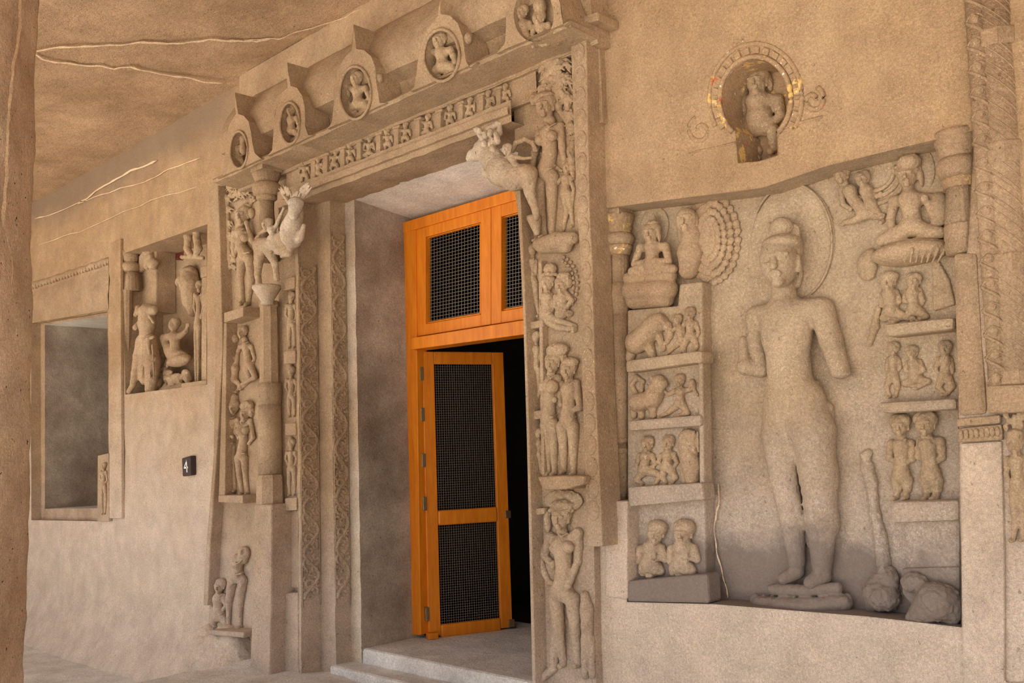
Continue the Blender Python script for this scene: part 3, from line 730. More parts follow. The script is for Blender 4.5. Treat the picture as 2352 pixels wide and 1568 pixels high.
fa = extrude('soffit_band', [(-.0, ZSO + .05), (-.21, ZSO + .045), (-.29, ZSO + .03), (-.305, ZSO + .012), (-.29, ZSO - .004), (-.10, ZB1 + .012), (-.09, ZB1 - .004), (.0, ZB1 - .004)], XA - .004, XB + .004, 'stone', cor)
box3('cornice_core', (XA + .01, -.10, ZB1), (XB - .003, .02, ZC), 'stone', cor)
md = [o.modifiers.new('smooth', 'EDGE_SPLIT') for o in (ev, fa)]
for m_ in md: m_.split_angle = math.radians(38)
def plate(name, outer, inner, yf, yb, m, parent, mi=None, yi=None):
    sheet(name, outer, [inner], 9, lambda u, v: P(u, v, yf), m, parent, lambda q: np.array([q[0], q[1] + wn(q, 8, .006), q[2]]))
    recess(name + '_side', outer, yf, yb, m, parent, None, False)
    recess(name + '_hollow', inner, yf, yi if yi is not None else yb, mi or m, parent)
def oval(cx, cy, rx, ry, n=22, rot=0.): return [(cx + rx * math.cos(a) * math.cos(rot) - ry * math.sin(a) * math.sin(rot), cy + rx * math.cos(a) * math.sin(rot) + ry * math.sin(a) * math.cos(rot)) for a in np.linspace(0, 2 * math.pi, n, endpoint=False)]
KUDU = [
 ([(540, 212), (544, 245), (547, 262), (560, 266), (571, 279), (577, 303), (580, 330), (585, 352), (600, 367), (546, 392), (498, 414), (512, 404), (517, 351), (519, 310), (525, 286), (535, 271), (540, 262)], oval(549, 344, 20, 43)),
 ([(660, 143), (664, 175), (667, 197), (682, 202), (694, 220), (700, 246), (702, 290), (708, 310), (720, 319), (668, 346), (614, 365), (626, 345), (629, 300), (630, 268), (636, 238), (647, 213), (659, 202)], oval(666, 283, 23, 48)),
 ([(812, 56), (816, 92), (818, 112), (836, 115), (852, 129), (861, 152), (866, 200), (872, 236), (886, 249), (820, 278), (752, 305), (762, 282), (766, 225), (768, 190), (776, 160), (790, 134), (807, 116)], oval(816, 213, 36, 61)),
 ([(1011, 0), (1012, 32), (1034, 36), (1052, 54), (1062, 82), (1070, 140), (1080, 156), (1096, 166), (1020, 188), (944, 232), (953, 196), (957, 150), (966, 105), (980, 70), (1006, 36)], oval(1014, 127, 41, 60)),
 ([(1220, -70), (1270, -40), (1288, 10), (1294, 60), (1310, 92), (1240, 112), (1140, 150), (1160, 100), (1163, 40), (1172, -20)], oval(1226, 34, 46, 62)),
]
BOT = [(8, 9, 10), (8, 9, 10), (8, 9, 10), (7, 8, 9), (4, 5, 6)]
for i, (o_, h_) in enumerate(KUDU):
    for j in BOT[i]:
        q = P(*o_[j], YK); o_[j] = (o_[j][0], proj((q[0], YK, ZSO + .004))[1])
    plate('dormer_arch', o_, h_, YK, YKB, 'stone', cor, None, -.212)
    if i == 4: break
    n = len(h_); pts = [P(a, b, YK - .004) for a, b in h_]; tube('arch_rim', pts + pts[:2], .010, 'stone', cor, 6)
for a in ((578, 312, 14), (704, 256, 16), (872, 180, 18), (1076, 88, 20)):         # curled ends of the arches
    Blob(-.26, .4).e(a[0], a[1], a[2] * .5, a[2] * .7, a[2] * .5, lift=a[2] * .4).build('scroll_end', 'stone', cor, 2.0)

def relief(B, name, label, cat='relief', group=None, m='fig', vox=1.7, rough=.35, parent=None, back=None):
    o = B.build(name, m, parent, vox, rough, back)
    if parent is None: tag(o, label, cat, group)
    return o
YD = -.24                                                          # inside the arches
B = Blob(YD); body(B, 10, (545, 322), (546, 334), (547, 365), [[(537, 336), (534, 352), (543, 358)], [(555, 336), (560, 352), (550, 360)]], [[(542, 368), (536, 380), (540, 386)], [(553, 368), (560, 378), (552, 384)]])
B.e(558, 318, 8, 9).c([(557, 328), (558, 346)], [6, 8]); relief(B, 'arch_figure', 'pair of small figures in the narrowest oval arch at the cornice end')
B = Blob(YD); body(B, 12, (668, 254), (669, 268), (670, 300), [[(656, 270), (650, 296), (662, 310)], [(682, 270), (687, 292), (674, 308)]], [[(662, 306), (652, 318), (668, 322)], [(680, 304), (688, 314), (674, 320)]]); B.e(669, 243, 9, 9)
relief(B, 'arch_bust', 'seated bust in the small arch next to the narrowest arch')
B = Blob(YD); body(B, 16, (818, 182), (820, 200), (824, 238), [[(802, 202), (796, 232), (815, 248)], [(840, 202), (850, 226), (832, 240)]], [[(812, 246), (800, 258), (824, 262)], [(838, 240), (848, 250), (828, 258)]]); B.e(818, 164, 12, 12)
relief(B, 'arch_bust', 'bust with topknot in the tall spiked arch above the frieze middle')
B = Blob(YD); body(B, 18, (1008, 94), (1012, 114), (1018, 152), [[(990, 118), (985, 148), (1008, 166)], [(1036, 114), (1046, 142), (1022, 158)]], [[(1004, 162), (988, 174), (1014, 178)], [(1034, 154), (1046, 164), (1024, 172)]]); B.e(1008, 76, 13, 12)
relief(B, 'arch_bust', 'worn bust in the widest round arch near the tree goddess')
B = Blob(YD); body(B, 16, (1197, 30), (1202, 50), (1206, 86), [[(1184, 54), (1180, 78), (1200, 90)], [(1218, 54), (1224, 72), (1234, 62)]], [[(1198, 96), (1192, 100), (1212, 103)], [(1216, 94), (1226, 98), (1230, 102)]]); B.e(1190, 12, 15, 12)
relief(B, 'arch_figure', 'seated figure leaning on its partner above the carved tree foliage')
B = Blob(YD); body(B, 16, (1236, 44), (1242, 60), (1250, 88), [[(1228, 62), (1222, 84), (1236, 92)], [(1260, 58), (1266, 78), (1252, 92)]], [[(1244, 96), (1242, 98), (1252, 100)], [(1256, 94), (1262, 94), (1260, 98)]]); B.e(1240, 14, 16, 18)
relief(B, 'arch_figure', 'seated figure with tall hair leaning against its partner above the tree foliage')

# frieze: little figures between little pillars
FX = [(699, 395), (731, 387), (769, 371), (804, 356), (848, 340), (890, 324), (931, 309), (980, 291), (1034, 270), (1078, 253), (1123, 234), (1160, 219)]
PXs = [(718, 390), (746, 379), (785, 363), (823, 348), (868, 331), (909, 316), (958, 297), (1007, 279), (1057, 260), (1104, 241), (1144, 226)]
YFZ = -.075
for i, (x, y) in enumerate(FX):
    r = 6.6 - .0 * i; h = 24 - (i > 9) * 2; B = Blob(YFZ, .4); j = (i * 37 % 5 - 2)
    seated = i % 3 == 1
    sq = lambda q: (x + (q[0] - x) * 1.2, y + (q[1] - y) * 1.28); sl2 = lambda L: [[sq(q) for q in l] for l in L]; r *= 1.15
    if seated: body(B, r, sq((x + j, y - h + 7)), sq((x, y - h + 15)), sq((x, y + 8)), sl2([[(x - 8, y - 8), (x - 11, y + 4), (x - 2, y + 4)], [(x + 8, y - 8), (x + 11, y + 2), (x + 4, y - 2)]]), sl2([[(x - 4, y + 10), (x - 12, y + 14), (x - 2, y + 16)], [(x + 4, y + 10), (x + 11, y + 12), (x + 2, y + 16)]]), face=False)
    else: body(B, r, sq((x + j, y - h + 7)), sq((x, y - h + 15)), sq((x - j, y + 4)), sl2([[(x - 8, y - 8), (x - 10, y + 3), (x - 4, y + 5)], [(x + 8, y - 8), (x + 10, y + 1), (x + (10 if j > 0 else 3), y - 12)]]), sl2([[(x - 4, y + 6), (x - 6 - j, y + 12), (x - 4, y + 17)], [(x + 4, y + 6), (x + 7, y + 12), (x + 4, y + 16)]]), face=False)
    relief(B, 'frieze_figure', 'tiny %s figure between small pillars in the frieze above the door' % ('seated' if seated else 'standing'), 'relief', 'little %s figures in the door frieze' % ('seated' if seated else 'standing'), vox=1.3, rough=.2)
for x, y in PXs:
    o = prism('frieze_pillar', [(x - 5, y - 22), (x + 5, y - 25), (x + 5, y + 22), (x - 5, y + 25)], -.105, -.06, 'stone', lt, .004)
    prism('pillar_cap', [(x - 8, y - 25), (x + 8, y - 30), (x + 8, y - 24), (x - 8, y - 19)], -.112, -.06, 'stone', o, .003)

# ================================================================== left side of the surround
su = empty('door_surround', P(560, 1450, YS)); tag(su, 'carved stone door surround with niches and ledges beside the number sign', 'surround')
prism('niche_ground', [(480, 425), (720, 345), (700, 450), (692, 700), (692, 1560), (470, 1560), (478, 1440), (500, 1100), (505, 700)], YN, .01, 'stone', su, 0, X1 - .03)
prism('border_strip', [(478, 440), (500, 425), (505, 560), (511, 800), (500, 996), (483, 1241), (476, 1390), (466, 1390), (470, 1290), (490, 1045), (494, 800), (484, 560)], -.10, 0, 'stone', su, .008)
prism('ledge', [(514, 718), (558, 704), (558, 726), (514, 741)], YS - .02, 0, 'stone', su, .006)
prism('ledge', [(501, 1137), (557, 1137), (557, 1156), (501, 1153)], YS - .02, 0, 'stone', su, .006)
prism('ledge', [(514, 741), (520, 741), (516, 1137), (502, 1137)], -.10, 0, 'stone', su, .006)
prism('ledge', [(479, 1446), (560, 1452), (558, 1465), (480, 1458)], -.17, 0, 'stone', su, .01)
Bp = Blob(.02, .8)
for a_ in ((480, 1470, 30), (520, 1476, 34), (550, 1480, 30), (460, 1520, 42), (500, 1520, 44), (545, 1524, 40), (430, 1570, 52), (480, 1570, 56), (530, 1575, 50), (560, 1570, 44)): Bp.e(a_[0], a_[1], a_[2] * 1.1, a_[2] * 1.2, a_[2] * 1.1)
Bp.build('rough_footing', 'wall', su, 3.0, 1.6, noise_px=9)
prism('pilaster', [(583, 1158), (623, 1158), (622, 1380), (618, 1560), (572, 1560), (580, 1380)], -.25, 0, 'stone', su, .012)
prism('strip_ground', [(640, 455), (698, 436), (690, 640), (690, 1560), (640, 1560)], -.075, 0, 'stone', su, 0, X1 - .03)
prism('strip_edge', [(683, 640), (692, 640), (694, 1560), (686, 1560)], YS - .002, 0, 'stone', su, .004, X1 - .03)
prism('strip_foot', [(655, 1172), (690, 1172), (690, 1350), (657, 1350)], -.10, 0, 'stone', su, .008, X1 - .03)
prism('strip_foot', [(648, 1362), (692, 1362), (694, 1560), (640, 1560)], YS - .01, 0, 'stone', su, .012, X1 - .03)
for q in ([(649, 640), (683, 632), (683, 660), (649, 668)], [(651, 806), (688, 802), (688, 832), (651, 836)], [(654, 972), (689, 970), (689, 998), (654, 1000)], [(654, 1144), (690, 1142), (690, 1172), (654, 1173)]):
    prism('strip_ledge', q, YS - .012, 0, 'stone', su, .006, X1 - .03)
# fluted column with cushion capital
cl = empty('cushion_column', P(612, 1158, -.16)); tag(cl, 'slender octagonal column with cushion capital beneath the leaping bull', 'column')
tp, bt = (612, 388), (622, 1158)
lathe('abacus', tp, bt, -.19, [(384, 36), (396, 37)], 4, 'stone', cl, False, 0, math.pi / 4)
lathe('bell', tp, bt, -.17, [(393, 34), (402, 33), (418, 26), (423, 25)], 48, 'stone', cl, True, .06)
lathe('cushion', tp, bt, -.17, [(420, 26), (426, 31), (434, 33), (442, 31), (449, 25)], 32, 'stone', cl)
lathe('neck_ring', tp, bt, -.16, [(448, 22), (452, 24), (457, 24), (461, 19)], 28, 'stone', cl)
lathe('fluted_shaft', tp, bt, -.15, [(459, 17), (480, 16), (520, 19), (560, 24), (600, 26)], 36, 'stone', cl, True, .07)
lathe('bracket_cone', (612, 650), (614, 700), -.22, [(656, 32), (662, 33), (692, 14), (700, 14)], 24, 'pale', cl)
lathe('upper_shaft', (618, 690), (622, 1158), -.14, [(692, 22), (702, 24), (706, 21), (880, 23), (884, 25)], 8, 'stone', cl, False, 0, math.pi / 8)
lathe('carved_ring', (618, 690), (622, 1158), -.14, [(880, 28), (900, 30), (920, 27), (935, 25)], 16, 'stone', cl, True, .08)
lathe('lower_shaft', (618, 690), (622, 1158), -.14, [(930, 26), (985, 27), (1092, 28)], 24, 'stone', cl)
lathe('octagonal_foot', (618, 690), (622, 1158), -.15, [(1090, 29), (1098, 32), (1158, 33)], 8, 'stone', cl, False, 0, math.pi / 8)

# figures of the left niche, top to bottom
B = Blob(YN); body(B, 19, (557, 495), (551, 521), (564, 584), [[(562, 531), (581, 556, 6), (566, 512, 10)], [(540, 536), (536, 568, 4), (540, 597)]], [[(573, 594), (578, 640), (571, 694)], [(556, 596), (552, 640), (558, 692)]], mid=(553, 564), th=.95)
B.e(542, 549, 9, 9, 9, lift=16).e(562, 546, 10, 10, 10, lift=15)
t1 = relief(B, 'tree_maiden', 'slim maiden under a tree with raised arm beside the leaping bull', 'relief'); tag(t1, cat='figure')
Blob(YN).e(564, 476, 14, 8, 10, lift=0).e(578, 490, 8, 13, 8, lift=0).build('hair', 'fig', t1, 1.6, .8, None, 4)
def foliage(y0, pts, name, label, n, r, m='fig'):
    B = Blob(y0, .25)
    for a_, b_ in zip(pts[:-1], pts[1:]): B.c([a_[:2], b_[:2]], [a_[2] * .75, b_[2] * .75], k=.2)
    for i in range(n):
        c = pts[rng.integers(len(pts))]; a = rng.uniform(0, 6.28); d = c[2] * math.sqrt(rng.uniform(0, 1)) * 1.0
        x, y = c[0] + d * math.cos(a), c[1] + d * math.sin(a); w = c[2] * .95 * math.sqrt(max(0, 1 - .8 * (d / c[2]) ** 2)); b = rng.uniform(.2, 2.9)
        B.c([(x, y, w), (x + 2.6 * r * math.cos(b), y + 2.6 * r * math.sin(b), w - r * .5)], [r * .75, r * .25], k=.06)
    return relief(B, name, label, 'foliage', m=m, vox=1.3, rough=.25)
foliage(YN, [(525, 418, 10), (535, 432, 16), (552, 420, 14), (548, 445, 12), (564, 436, 10), (522, 455, 9), (522, 480, 8), (524, 510, 8), (526, 540, 8), (528, 590, 9), (531, 610, 8), (580, 458, 6)], 'carved_tree', 'carved leafy tree arching over the maiden beside the number sign wall', 150, 4.2)
# leaping bull and rider
B = Blob(-.20, .22)
B.c([(600, 564), (628, 562), (656, 550)], [20, 17, 24]).e(670, 536, 27, 36, 30, lift=8).c([(672, 520, 12), (680, 486, 22)], [24, 17])
B.c([(680, 470, 30), (675, 496, 44)], [19, 10]).e(668, 472, 4, 4, 5, lift=50, op='s').e(672, 498, 3, 2.5, 4, lift=60, op='s')
for cx, cy, n_ in ((657, 440, 14), (700, 438, 14), (680, 452, 12)):
    for i in range(n_):
        a_ = rng.uniform(0, 6.28); x, y = cx + 11 * math.cos(a_) * rng.uniform(.2, 1), cy + 11 * math.sin(a_) * rng.uniform(.2, 1); B.c([(x, y, 20), (x + (x - 680) * .25, y - 9, 24)], [4.2, 1.4], k=.1)
B.c([(648, 444, 20), (664, 464, 28)], [3, 6]).c([(690, 462, 26), (704, 440, 20)], [7, 4])
B.c([(600, 572), (594, 604), (592, 630), (596, 655)], [17, 11, 8, 7]).c([(618, 574), (632, 606), (636, 640)], [14, 8, 7])
B.c([(668, 562, 10), (690, 545, 12), (698, 518, 14)], [13, 9, 5]).c([(634, 572), (664, 580, 10)], [12, 10]).c([(664, 580, 10), (648, 588, 16)], [9, 5]).c([(597, 562), (588, 548), (596, 536)], [4, 4, 3])
bl = relief(B, 'leaping_bull', 'pale rearing horned bull bracket carved on the cushion column', 'relief', m='pale', vox=1.7, rough=.6)
B = Blob(-.24); body(B, 13, (612, 516), (622, 522), (630, 546), [[(634, 520), (642, 500), (652, 478)], [(614, 526), (596, 536), (594, 548)]], [[(622, 548), (620, 562), (626, 576)]], th=.9)
relief(B, 'bull_rider', 'small rider gripping the horn of the leaping bull', 'relief', m='pale')

B = Blob(YN); body(B, 13, (556, 764), (564, 782), (572, 836), [[(578, 796), (585, 822), (580, 840)], [(552, 796), (546, 812), (540, 830)]], [[(577, 842), (586, 866, 8), (556, 882, 4)], [(566, 846), (574, 872), (556, 890)]], mid=(568, 812), th=.95)
relief(B, 'flying_figure', 'crowned flying figure with bent knees under the maiden ledge', 'relief')
B = Blob(YN + .0); body(B, 12, (530, 828), (541, 838), (538, 870), [[(546, 822), (546, 805), (552, 796)], [(532, 842), (522, 850), (534, 860)]], [[(541, 874), (552, 884), (546, 896)], [(534, 874), (530, 886), (540, 896)]], th=.9); B.e(541, 777, 9, 11)
relief(B, 'flying_figure', 'small flying woman clinging below the crowned flying figure', 'relief')
B = Blob(YN); body(B, 13, (537, 936), (533, 954), (528, 1020), [[(520, 964), (514, 996, 4), (534, 1003, 14)], [(546, 964), (552, 984), (546, 996)]], [[(524, 1028), (526, 1078), (531, 1124)], [(534, 1028), (537, 1078), (540, 1124)]], mid=(531, 995)); B.c([(540, 912), (537, 928)], [9, 12])
o = relief(B, 'embracing_man', 'slender standing man with tall crown in the couple beside the octagonal column', 'relief')
B = Blob(YN); body(B, 14, (563, 950), (558, 968), (555, 1044), [[(576, 966), (582, 1004, 4), (572, 1018)], [(546, 972), (540, 992), (548, 1004, 8)]], [[(548, 1052), (550, 1092), (556, 1130)], [(562, 1052), (564, 1092), (570, 1130)]], mid=(560, 1008)); B.e(550, 990, 9, 9, 9, lift=12).e(564, 988, 9, 9, 9, lift=12)
o = relief(B, 'embracing_woman', 'curly-haired woman leaning on the crowned man beside the octagonal column', 'relief')
Blob(YN).e(567, 931, 16, 12, 13, lift=2).e(577, 946, 8, 13, 8).build('hair', 'fig', o, 1.5, 1.0, None, 4)
B = Blob(YN); body(B, 14, (504, 1346), (502, 1364), (502, 1412), [[(490, 1370), (486, 1390), (498, 1400, 8)], [(514, 1370), (520, 1390), (510, 1404)]], [[(495, 1416), (490, 1430), (494, 1440)], [(510, 1416), (518, 1428), (516, 1438)]], th=1.15)
relief(B, 'dwarf_figure', 'round-headed dwarf standing beside the broken attendant near the floor', 'relief')
B = Blob(YN); body(B, 20, None, (544, 1285), (546, 1322), [], [[(534, 1334), (526, 1384), (526, 1434)], [(558, 1334), (552, 1386), (553, 1438)]], th=.85); B.e(561, 1270, 15, 17, 14).e(556, 1266, 6, 7, 8, lift=14, op='s').c([(545, 1285), (561, 1285)], [14, 10])
relief(B, 'broken_attendant', 'headless broken standing figure beside the dwarf near the floor', 'relief', rough=.9)
for x, ys, nm in ((669, (681, 714, 738, 757, 799), 'topmost'), (669, (853, 880, 907, 923, 957), 'middle'), (669, (1019, 1046, 1073, 1085, 1137), 'lowest')):
    a, b, c, d, e = ys; B = Blob(-.075)
    body(B, 9.5, (x, a), (x, a + 14), (x, c), [[(x - 10, a + 20), (x - 13, b + 8), (x - 5, c - 4)], [(x + 9, a + 20), (x + 12, b + 6), (x + 8, c)]], [[(x - 4, d - 8), (x - 5, (d + e) / 2), (x - 3, e - 3)], [(x + 6, d - 8), (x + 8, (d + e) / 2), (x + 8, e - 4)]], face=False); B.c([(x, a - 12), (x, a - 4)], [6, 8])
    relief(B, 'door_guardian', nm + ' small crowned guardian in the narrow strip beside the scroll band', 'relief', 'three small guardians in the narrow strip', vox=1.4)

# ------------------------------------------------------------------ deep niche left of the surround
YB = .36
nc = empty('niche_column', P(300, 890, .06)); tag(nc, 'fluted half column with cushion capital inside the deep sculpture niche', 'column')
lathe('capital', (300, 580), (300, 890), .07, [(578, 22), (600, 17), (603, 14), (606, 20), (614, 22), (622, 19), (627, 14)], 28, 'stone', nc)
lathe('fluted_shaft', (303, 580), (303, 890), .07, [(626, 14), (640, 16), (668, 19)], 28, 'stone', nc, True, .07)
lathe('shaft', (294, 580), (291, 890), .035, [(666, 11), (672, 10), (892, 9)], 8, 'stone', nc, False)
mesh('painted_patch', [P(358, 552, YB - .004), P(424, 530, YB - .004), P(420, 598, YB - .004), P(392, 596, YB - .004), P(358, 588, YB - .004)], [(0, 1, 2, 3, 4)], 'red', wb)
prism('niche_block', [(318, 566), (358, 552), (358, 716), (318, 722)], .17, .36, 'stone', wb, .01)
B = Blob(.12, .25).c([(338, 716), (338, 742), (336, 776)], [19, 20, 15]).c([(322, 716, 4), (354, 712)], [10, 11], k=.5).c([(328, 784, 2), (319, 820, 10), (306, 880, 24)], [16, 13, 8]).c([(345, 784), (350, 830), (348, 874)], [17, 19, 14]).c([(335, 790), (334, 868)], [14, 15]).c([(318, 708, 4), (312, 722, 10)], [8, 6]).c([(320, 745, 4), (312, 752, 12)], [8, 7]).c([(306, 884, 24), (296, 898, 32)], [7, 6])
B.c([(319, 774, 14), (334, 782, 20), (352, 774, 12)], [4, 4, 4], k=.2)
for i in range(5): B.c([(326 + i * 6, 792, 18), (318 + i * 9, 866, 18)], [2.2, 2.2], k=.2)
B.c([(340, 778, 18), (344, 812, 20)], [5, 3], k=.2).c([(330, 700, 8), (352, 740, 14)], [3, 3], k=.2).c([(346, 876), (346, 898)], [14, 12])
relief(B, 'headless_figure', 'headless robed figure striding beside the half column of the deep niche', 'relief', rough=.7, back=.09)
B = Blob(.2, .25); body(B, 14, (399, 746), (400, 762), (404, 812), [[(384, 772), (376, 790), (384, 806)], [(416, 770), (427, 762), (432, 746)]], [[(392, 800), (398, 822), (390, 836)], [(416, 816), (432, 822), (416, 832)]], th=1.15, face=False); B.c([(376, 776), (392, 812), (402, 830)], [9, 12, 9]).e(410, 828, 27, 14, 16)
relief(B, 'seated_figure', 'curly-headed seated figure on a lotus inside the deep niche', 'relief', rough=.7, back=.12)
B = Blob(.24, .4).e(374, 812, 12, 12).c([(372, 822), (366, 838)], [8, 9]); relief(B, 'crouching_animal', 'small crouching lion at the knee of the curly-headed seated figure', 'relief', rough=.7, back=.1)
B = Blob(.22, .3).c([(358, 902), (432, 892)], [12, 13])
for i in range(38): B.e(rng.uniform(354, 432), rng.uniform(846, 902), rng.uniform(6, 12), rng.uniform(6, 11))
relief(B, 'crumbled_carving', 'crumbling carved rubble at the bottom of the deep niche', 'rubble', rough=1.2, back=.13)
B = Blob(.345, .4).e(434, 628, 20, 18).c([(436, 650), (438, 690), (442, 716)], [25, 18, 11]).c([(418, 640), (410, 650)], [10, 8]); relief(B, 'broken_figure', 'broken armless torso high inside the deep niche', 'relief', rough=.9)
B = Blob(.22); body(B, 9, (456, 655), (457, 668), (454, 742), [[(448, 676), (446, 704), (450, 724)], [(464, 676), (467, 706), (462, 730)]], [[(451, 750), (450, 810), (450, 884)], [(457, 750), (456, 810), (455, 884)]], mid=(457, 706), face=False)
relief(B, 'slim_attendant', 'slim standing attendant beside the broken torso in the deep niche', 'relief', back=.06)
B = Blob(.18, .3).e(341, 568, 16, 22).c([(334, 590), (326, 618)], [13, 9]).c([(346, 592), (338, 612)], [12, 8]).e(352, 606, 14, 14); relief(B, 'flying_pair', 'eroded flying pair under the top of the deep niche beside the fluted half column', 'relief', rough=1.0)
B = Blob(.10, .3).e(432, 540, 10, 11).e(452, 532, 10, 11).c([(432, 545), (430, 570), (440, 588)], [9, 8, 7]).c([(452, 545), (456, 570), (450, 586)], [9, 9, 7]).c([(418, 590), (466, 592)], [5, 5]); relief(B, 'flying_pair', 'small flying pair on a cloud shelf above the broken torso', 'relief', rough=.8, back=.1)
prism('niche_pilaster', [(463, 600), (476, 596), (474, 880), (462, 885)], .05, .36, 'stone', wb, .006)
prism('niche_pilaster', [(460, 612), (477, 608), (477, 634), (460, 638)], .03, .3, 'stone', wb, .006)
prism('niche_sill', [(416, 880), (474, 872), (474, 884), (416, 892)], .0, .3, 'stone', wb, .006)

# number plate
sg = prism('number_sign', [(417, 1052), (437, 1046), (438, 1091), (419, 1094)], -.05, .0, 'black', None, .008); tag(sg, 'small dark block with a white number 4 on the pale wall', 'sign')
def stroke(pts, w):
    q = [P(a, b, -.052) for a, b in pts]; 
    v = []; 
    for i, p in enumerate(q):
        d = q[min(i + 1, len(q) - 1)] - q[max(i - 1, 0)]; d /= np.linalg.norm(d); n_ = np.array([-d[2], 0, d[0]]); v += [p + n_ * w, p - n_ * w]
    mesh('digit_four', v, [(2 * i, 2 * i + 1, 2 * i + 3, 2 * i + 2) for i in range(len(q) - 1)], 'white', sg)
stroke([(428, 1055.5), (429.4, 1084.5)], .0065); stroke([(428.6, 1056), (423.4, 1073.5)], .005); stroke([(422.2, 1074), (431.6, 1073.4)], .0065)
# ================================================================== right side of the surround
ry = empty('right_jamb', P(1280, 1568, YS)); tag(ry, 'carved stone door jamb stacked with couples between the open doorway and the large panel', 'jamb')
YR = -.045
prism('jamb_ground', [(1206, 238), (1340, 92), (1352, 600), (1362, 1120), (1372, 1700), (1231, 1700), (1212, 900), (1196, 540), (1180, 420)], YR, .0, 'stone', ry, 0)
prism('inner_edge', [(1186, 425), (1194, 425), (1206, 700), (1215, 1000), (1233, 1700), (1225, 1700), (1209, 1000), (1200, 700)], YS, .02, 'stone', ry, .005)
prism('divider', [(1236, 600), (1243, 598), (1250, 1090), (1243, 1090)], -.09, 0, 'stone', ry, .004)
bs = prism('border_strip', [(1310, 97), (1346, 86), (1353, 478), (1359, 606), (1366, 872), (1379, 1141), (1383, 1255), (1348, 1255), (1345, 1141), (1336, 872), (1333, 606), (1324, 478)], YS, .02, 'stone', ry, .006)
prism('border_moulding', [(1216, 76), (1372, 26), (1374, 46), (1218, 98)], -.16, 0, 'stone', ry, .008)
def xb(y): return np.interp(y, [90, 478, 606, 872, 1141, 1255], [1329, 1339, 1346, 1351, 1362, 1366]), np.interp(y, [90, 478, 872, 1141], [15, 12.5, 13, 15])
dome = None
for i in range(22):
    y = 122 + i * 50.0
    if y > 1190: break
    x, w = xb(y); s = S(x, y, YS); c = P(x, y, YS)
    if dome is None:
        v = []; f = []; n = 20; prof = [(1, 0), (.97, .10), (.86, .12), (.78, .05), (.6, .16), (.3, .24), (0.02, .27)]
        for r_, h_ in prof:
            for k in range(n): a = 2 * math.pi * k / n; v.append((r_ * math.cos(a), -h_, r_ * math.sin(a)))
        for j in range(len(prof) - 1):
            for k in range(n): f.append((j * n + k, j * n + (k + 1) % n, (j + 1) * n + (k + 1) % n, (j + 1) * n + k))
        o = mesh('scale_medallion', v, f, 'stone', ry, True); dome = o.data
    else: o = bpy.data.objects.new('scale_medallion', dome); COL.objects.link(o); put(o, ry)
    o.location = Vector(c); wx = w * s / math.cos(math.atan2(abs(c[0]), CAM[1] * -1)); o.scale = (wx * .95, .05, 23 * s)
for q in ([(1207, 742), (1246, 733), (1247, 750), (1208, 758)], [(1216, 945), (1250, 940), (1250, 960), (1217, 965)], [(1220, 1168), (1250, 1166), (1250, 1180), (1221, 1184)]):
    prism('strip_ledge', q, -.092, 0, 'stone', ry, .005)
prism('foot_ledge', [(1232, 1094), (1290, 1092), (1342, 1092), (1340, 1112), (1300, 1124), (1246, 1126)], YS - .05, 0, 'stone', ry, .012)
# tree goddess
B = Blob(YR); body(B, 25, (1252, 246), (1264, 278), (1255, 392), [[(1287, 290), (1291, 338, 4), (1298, 376)], [(1241, 308), (1228, 352, 8), (1224, 378, 8)]], [[(1240, 408), (1243, 480), (1251, 536)], [(1268, 408), (1268, 480), (1268, 538)]], mid=(1263, 350), th=.95)
B.e(1241, 322, 13, 13, 13, lift=22).e(1268, 312, 13, 13, 13, lift=20).c([(1244, 352), (1262, 372), (1290, 392)], [4, 4, 4])
tg = relief(B, 'tree_goddess', 'large standing woman beneath carved foliage at the corner of the doorway', 'figure')
Blob(YR).e(1250, 226, 27, 15, 20, lift=2).e(1228, 228, 12, 16, 12, lift=4).e(1284, 244, 9, 12, 9, lift=2).build('hair', 'fig', tg, 1.7, 1.0, None, 4)
B = Blob(YR, .3).c([(1236, 560, 12), (1280, 552, 16), (1318, 546, 6)], [13, 20, 14]).c([(1244, 568, 8), (1300, 566, 8)], [14, 16]).c([(1224, 552, 14), (1280, 542, 26), (1322, 535, 8)], [4, 4, 4], k=.1)
for i in range(9): B.c([(1234 + i * 10, 556 - i * 1.5, 26), (1242 + i * 8, 578 - i, 16)], [2.5, 1.5], k=.15)
B.build('lotus_foot', 'stone', tg, 1.7, .3)
foliage(YR, [(1262, 110, 20), (1290, 118, 18), (1250, 140, 20), (1284, 150, 24), (1262, 175, 20), (1296, 185, 18), (1280, 205, 16), (1302, 225, 12), (1306, 260, 9), (1310, 290, 8), (1250, 200, 12)], 'carved_tree', 'dense carved tree foliage above the large standing woman', 230, 6.2)
B = Blob(YR); body(B, 13, (1312, 350), (1314, 362), (1316, 384), [[(1306, 366), (1300, 378), (1304, 390)]], [[(1312, 388), (1316, 400), (1318, 408)]], th=.9); B.c([(1318, 330), (1314, 342)], [8, 11])
relief(B, 'child_attendant', 'crowned child head beside the hip of the large standing woman', 'relief')
B = Blob(YR); body(B, 13, (1303, 386), (1300, 402), (1299, 440), [[(1310, 408), (1318, 436), (1314, 474)], [(1292, 408), (1278, 424), (1266, 424)]], [[(1296, 446), (1302, 484, 6), (1294, 528)], [(1306, 446), (1312, 480), (1316, 516)]], th=1.0)
relief(B, 'dwarf_attendant', 'small striding dwarf attendant holding the skirt of the large standing woman', 'relief')
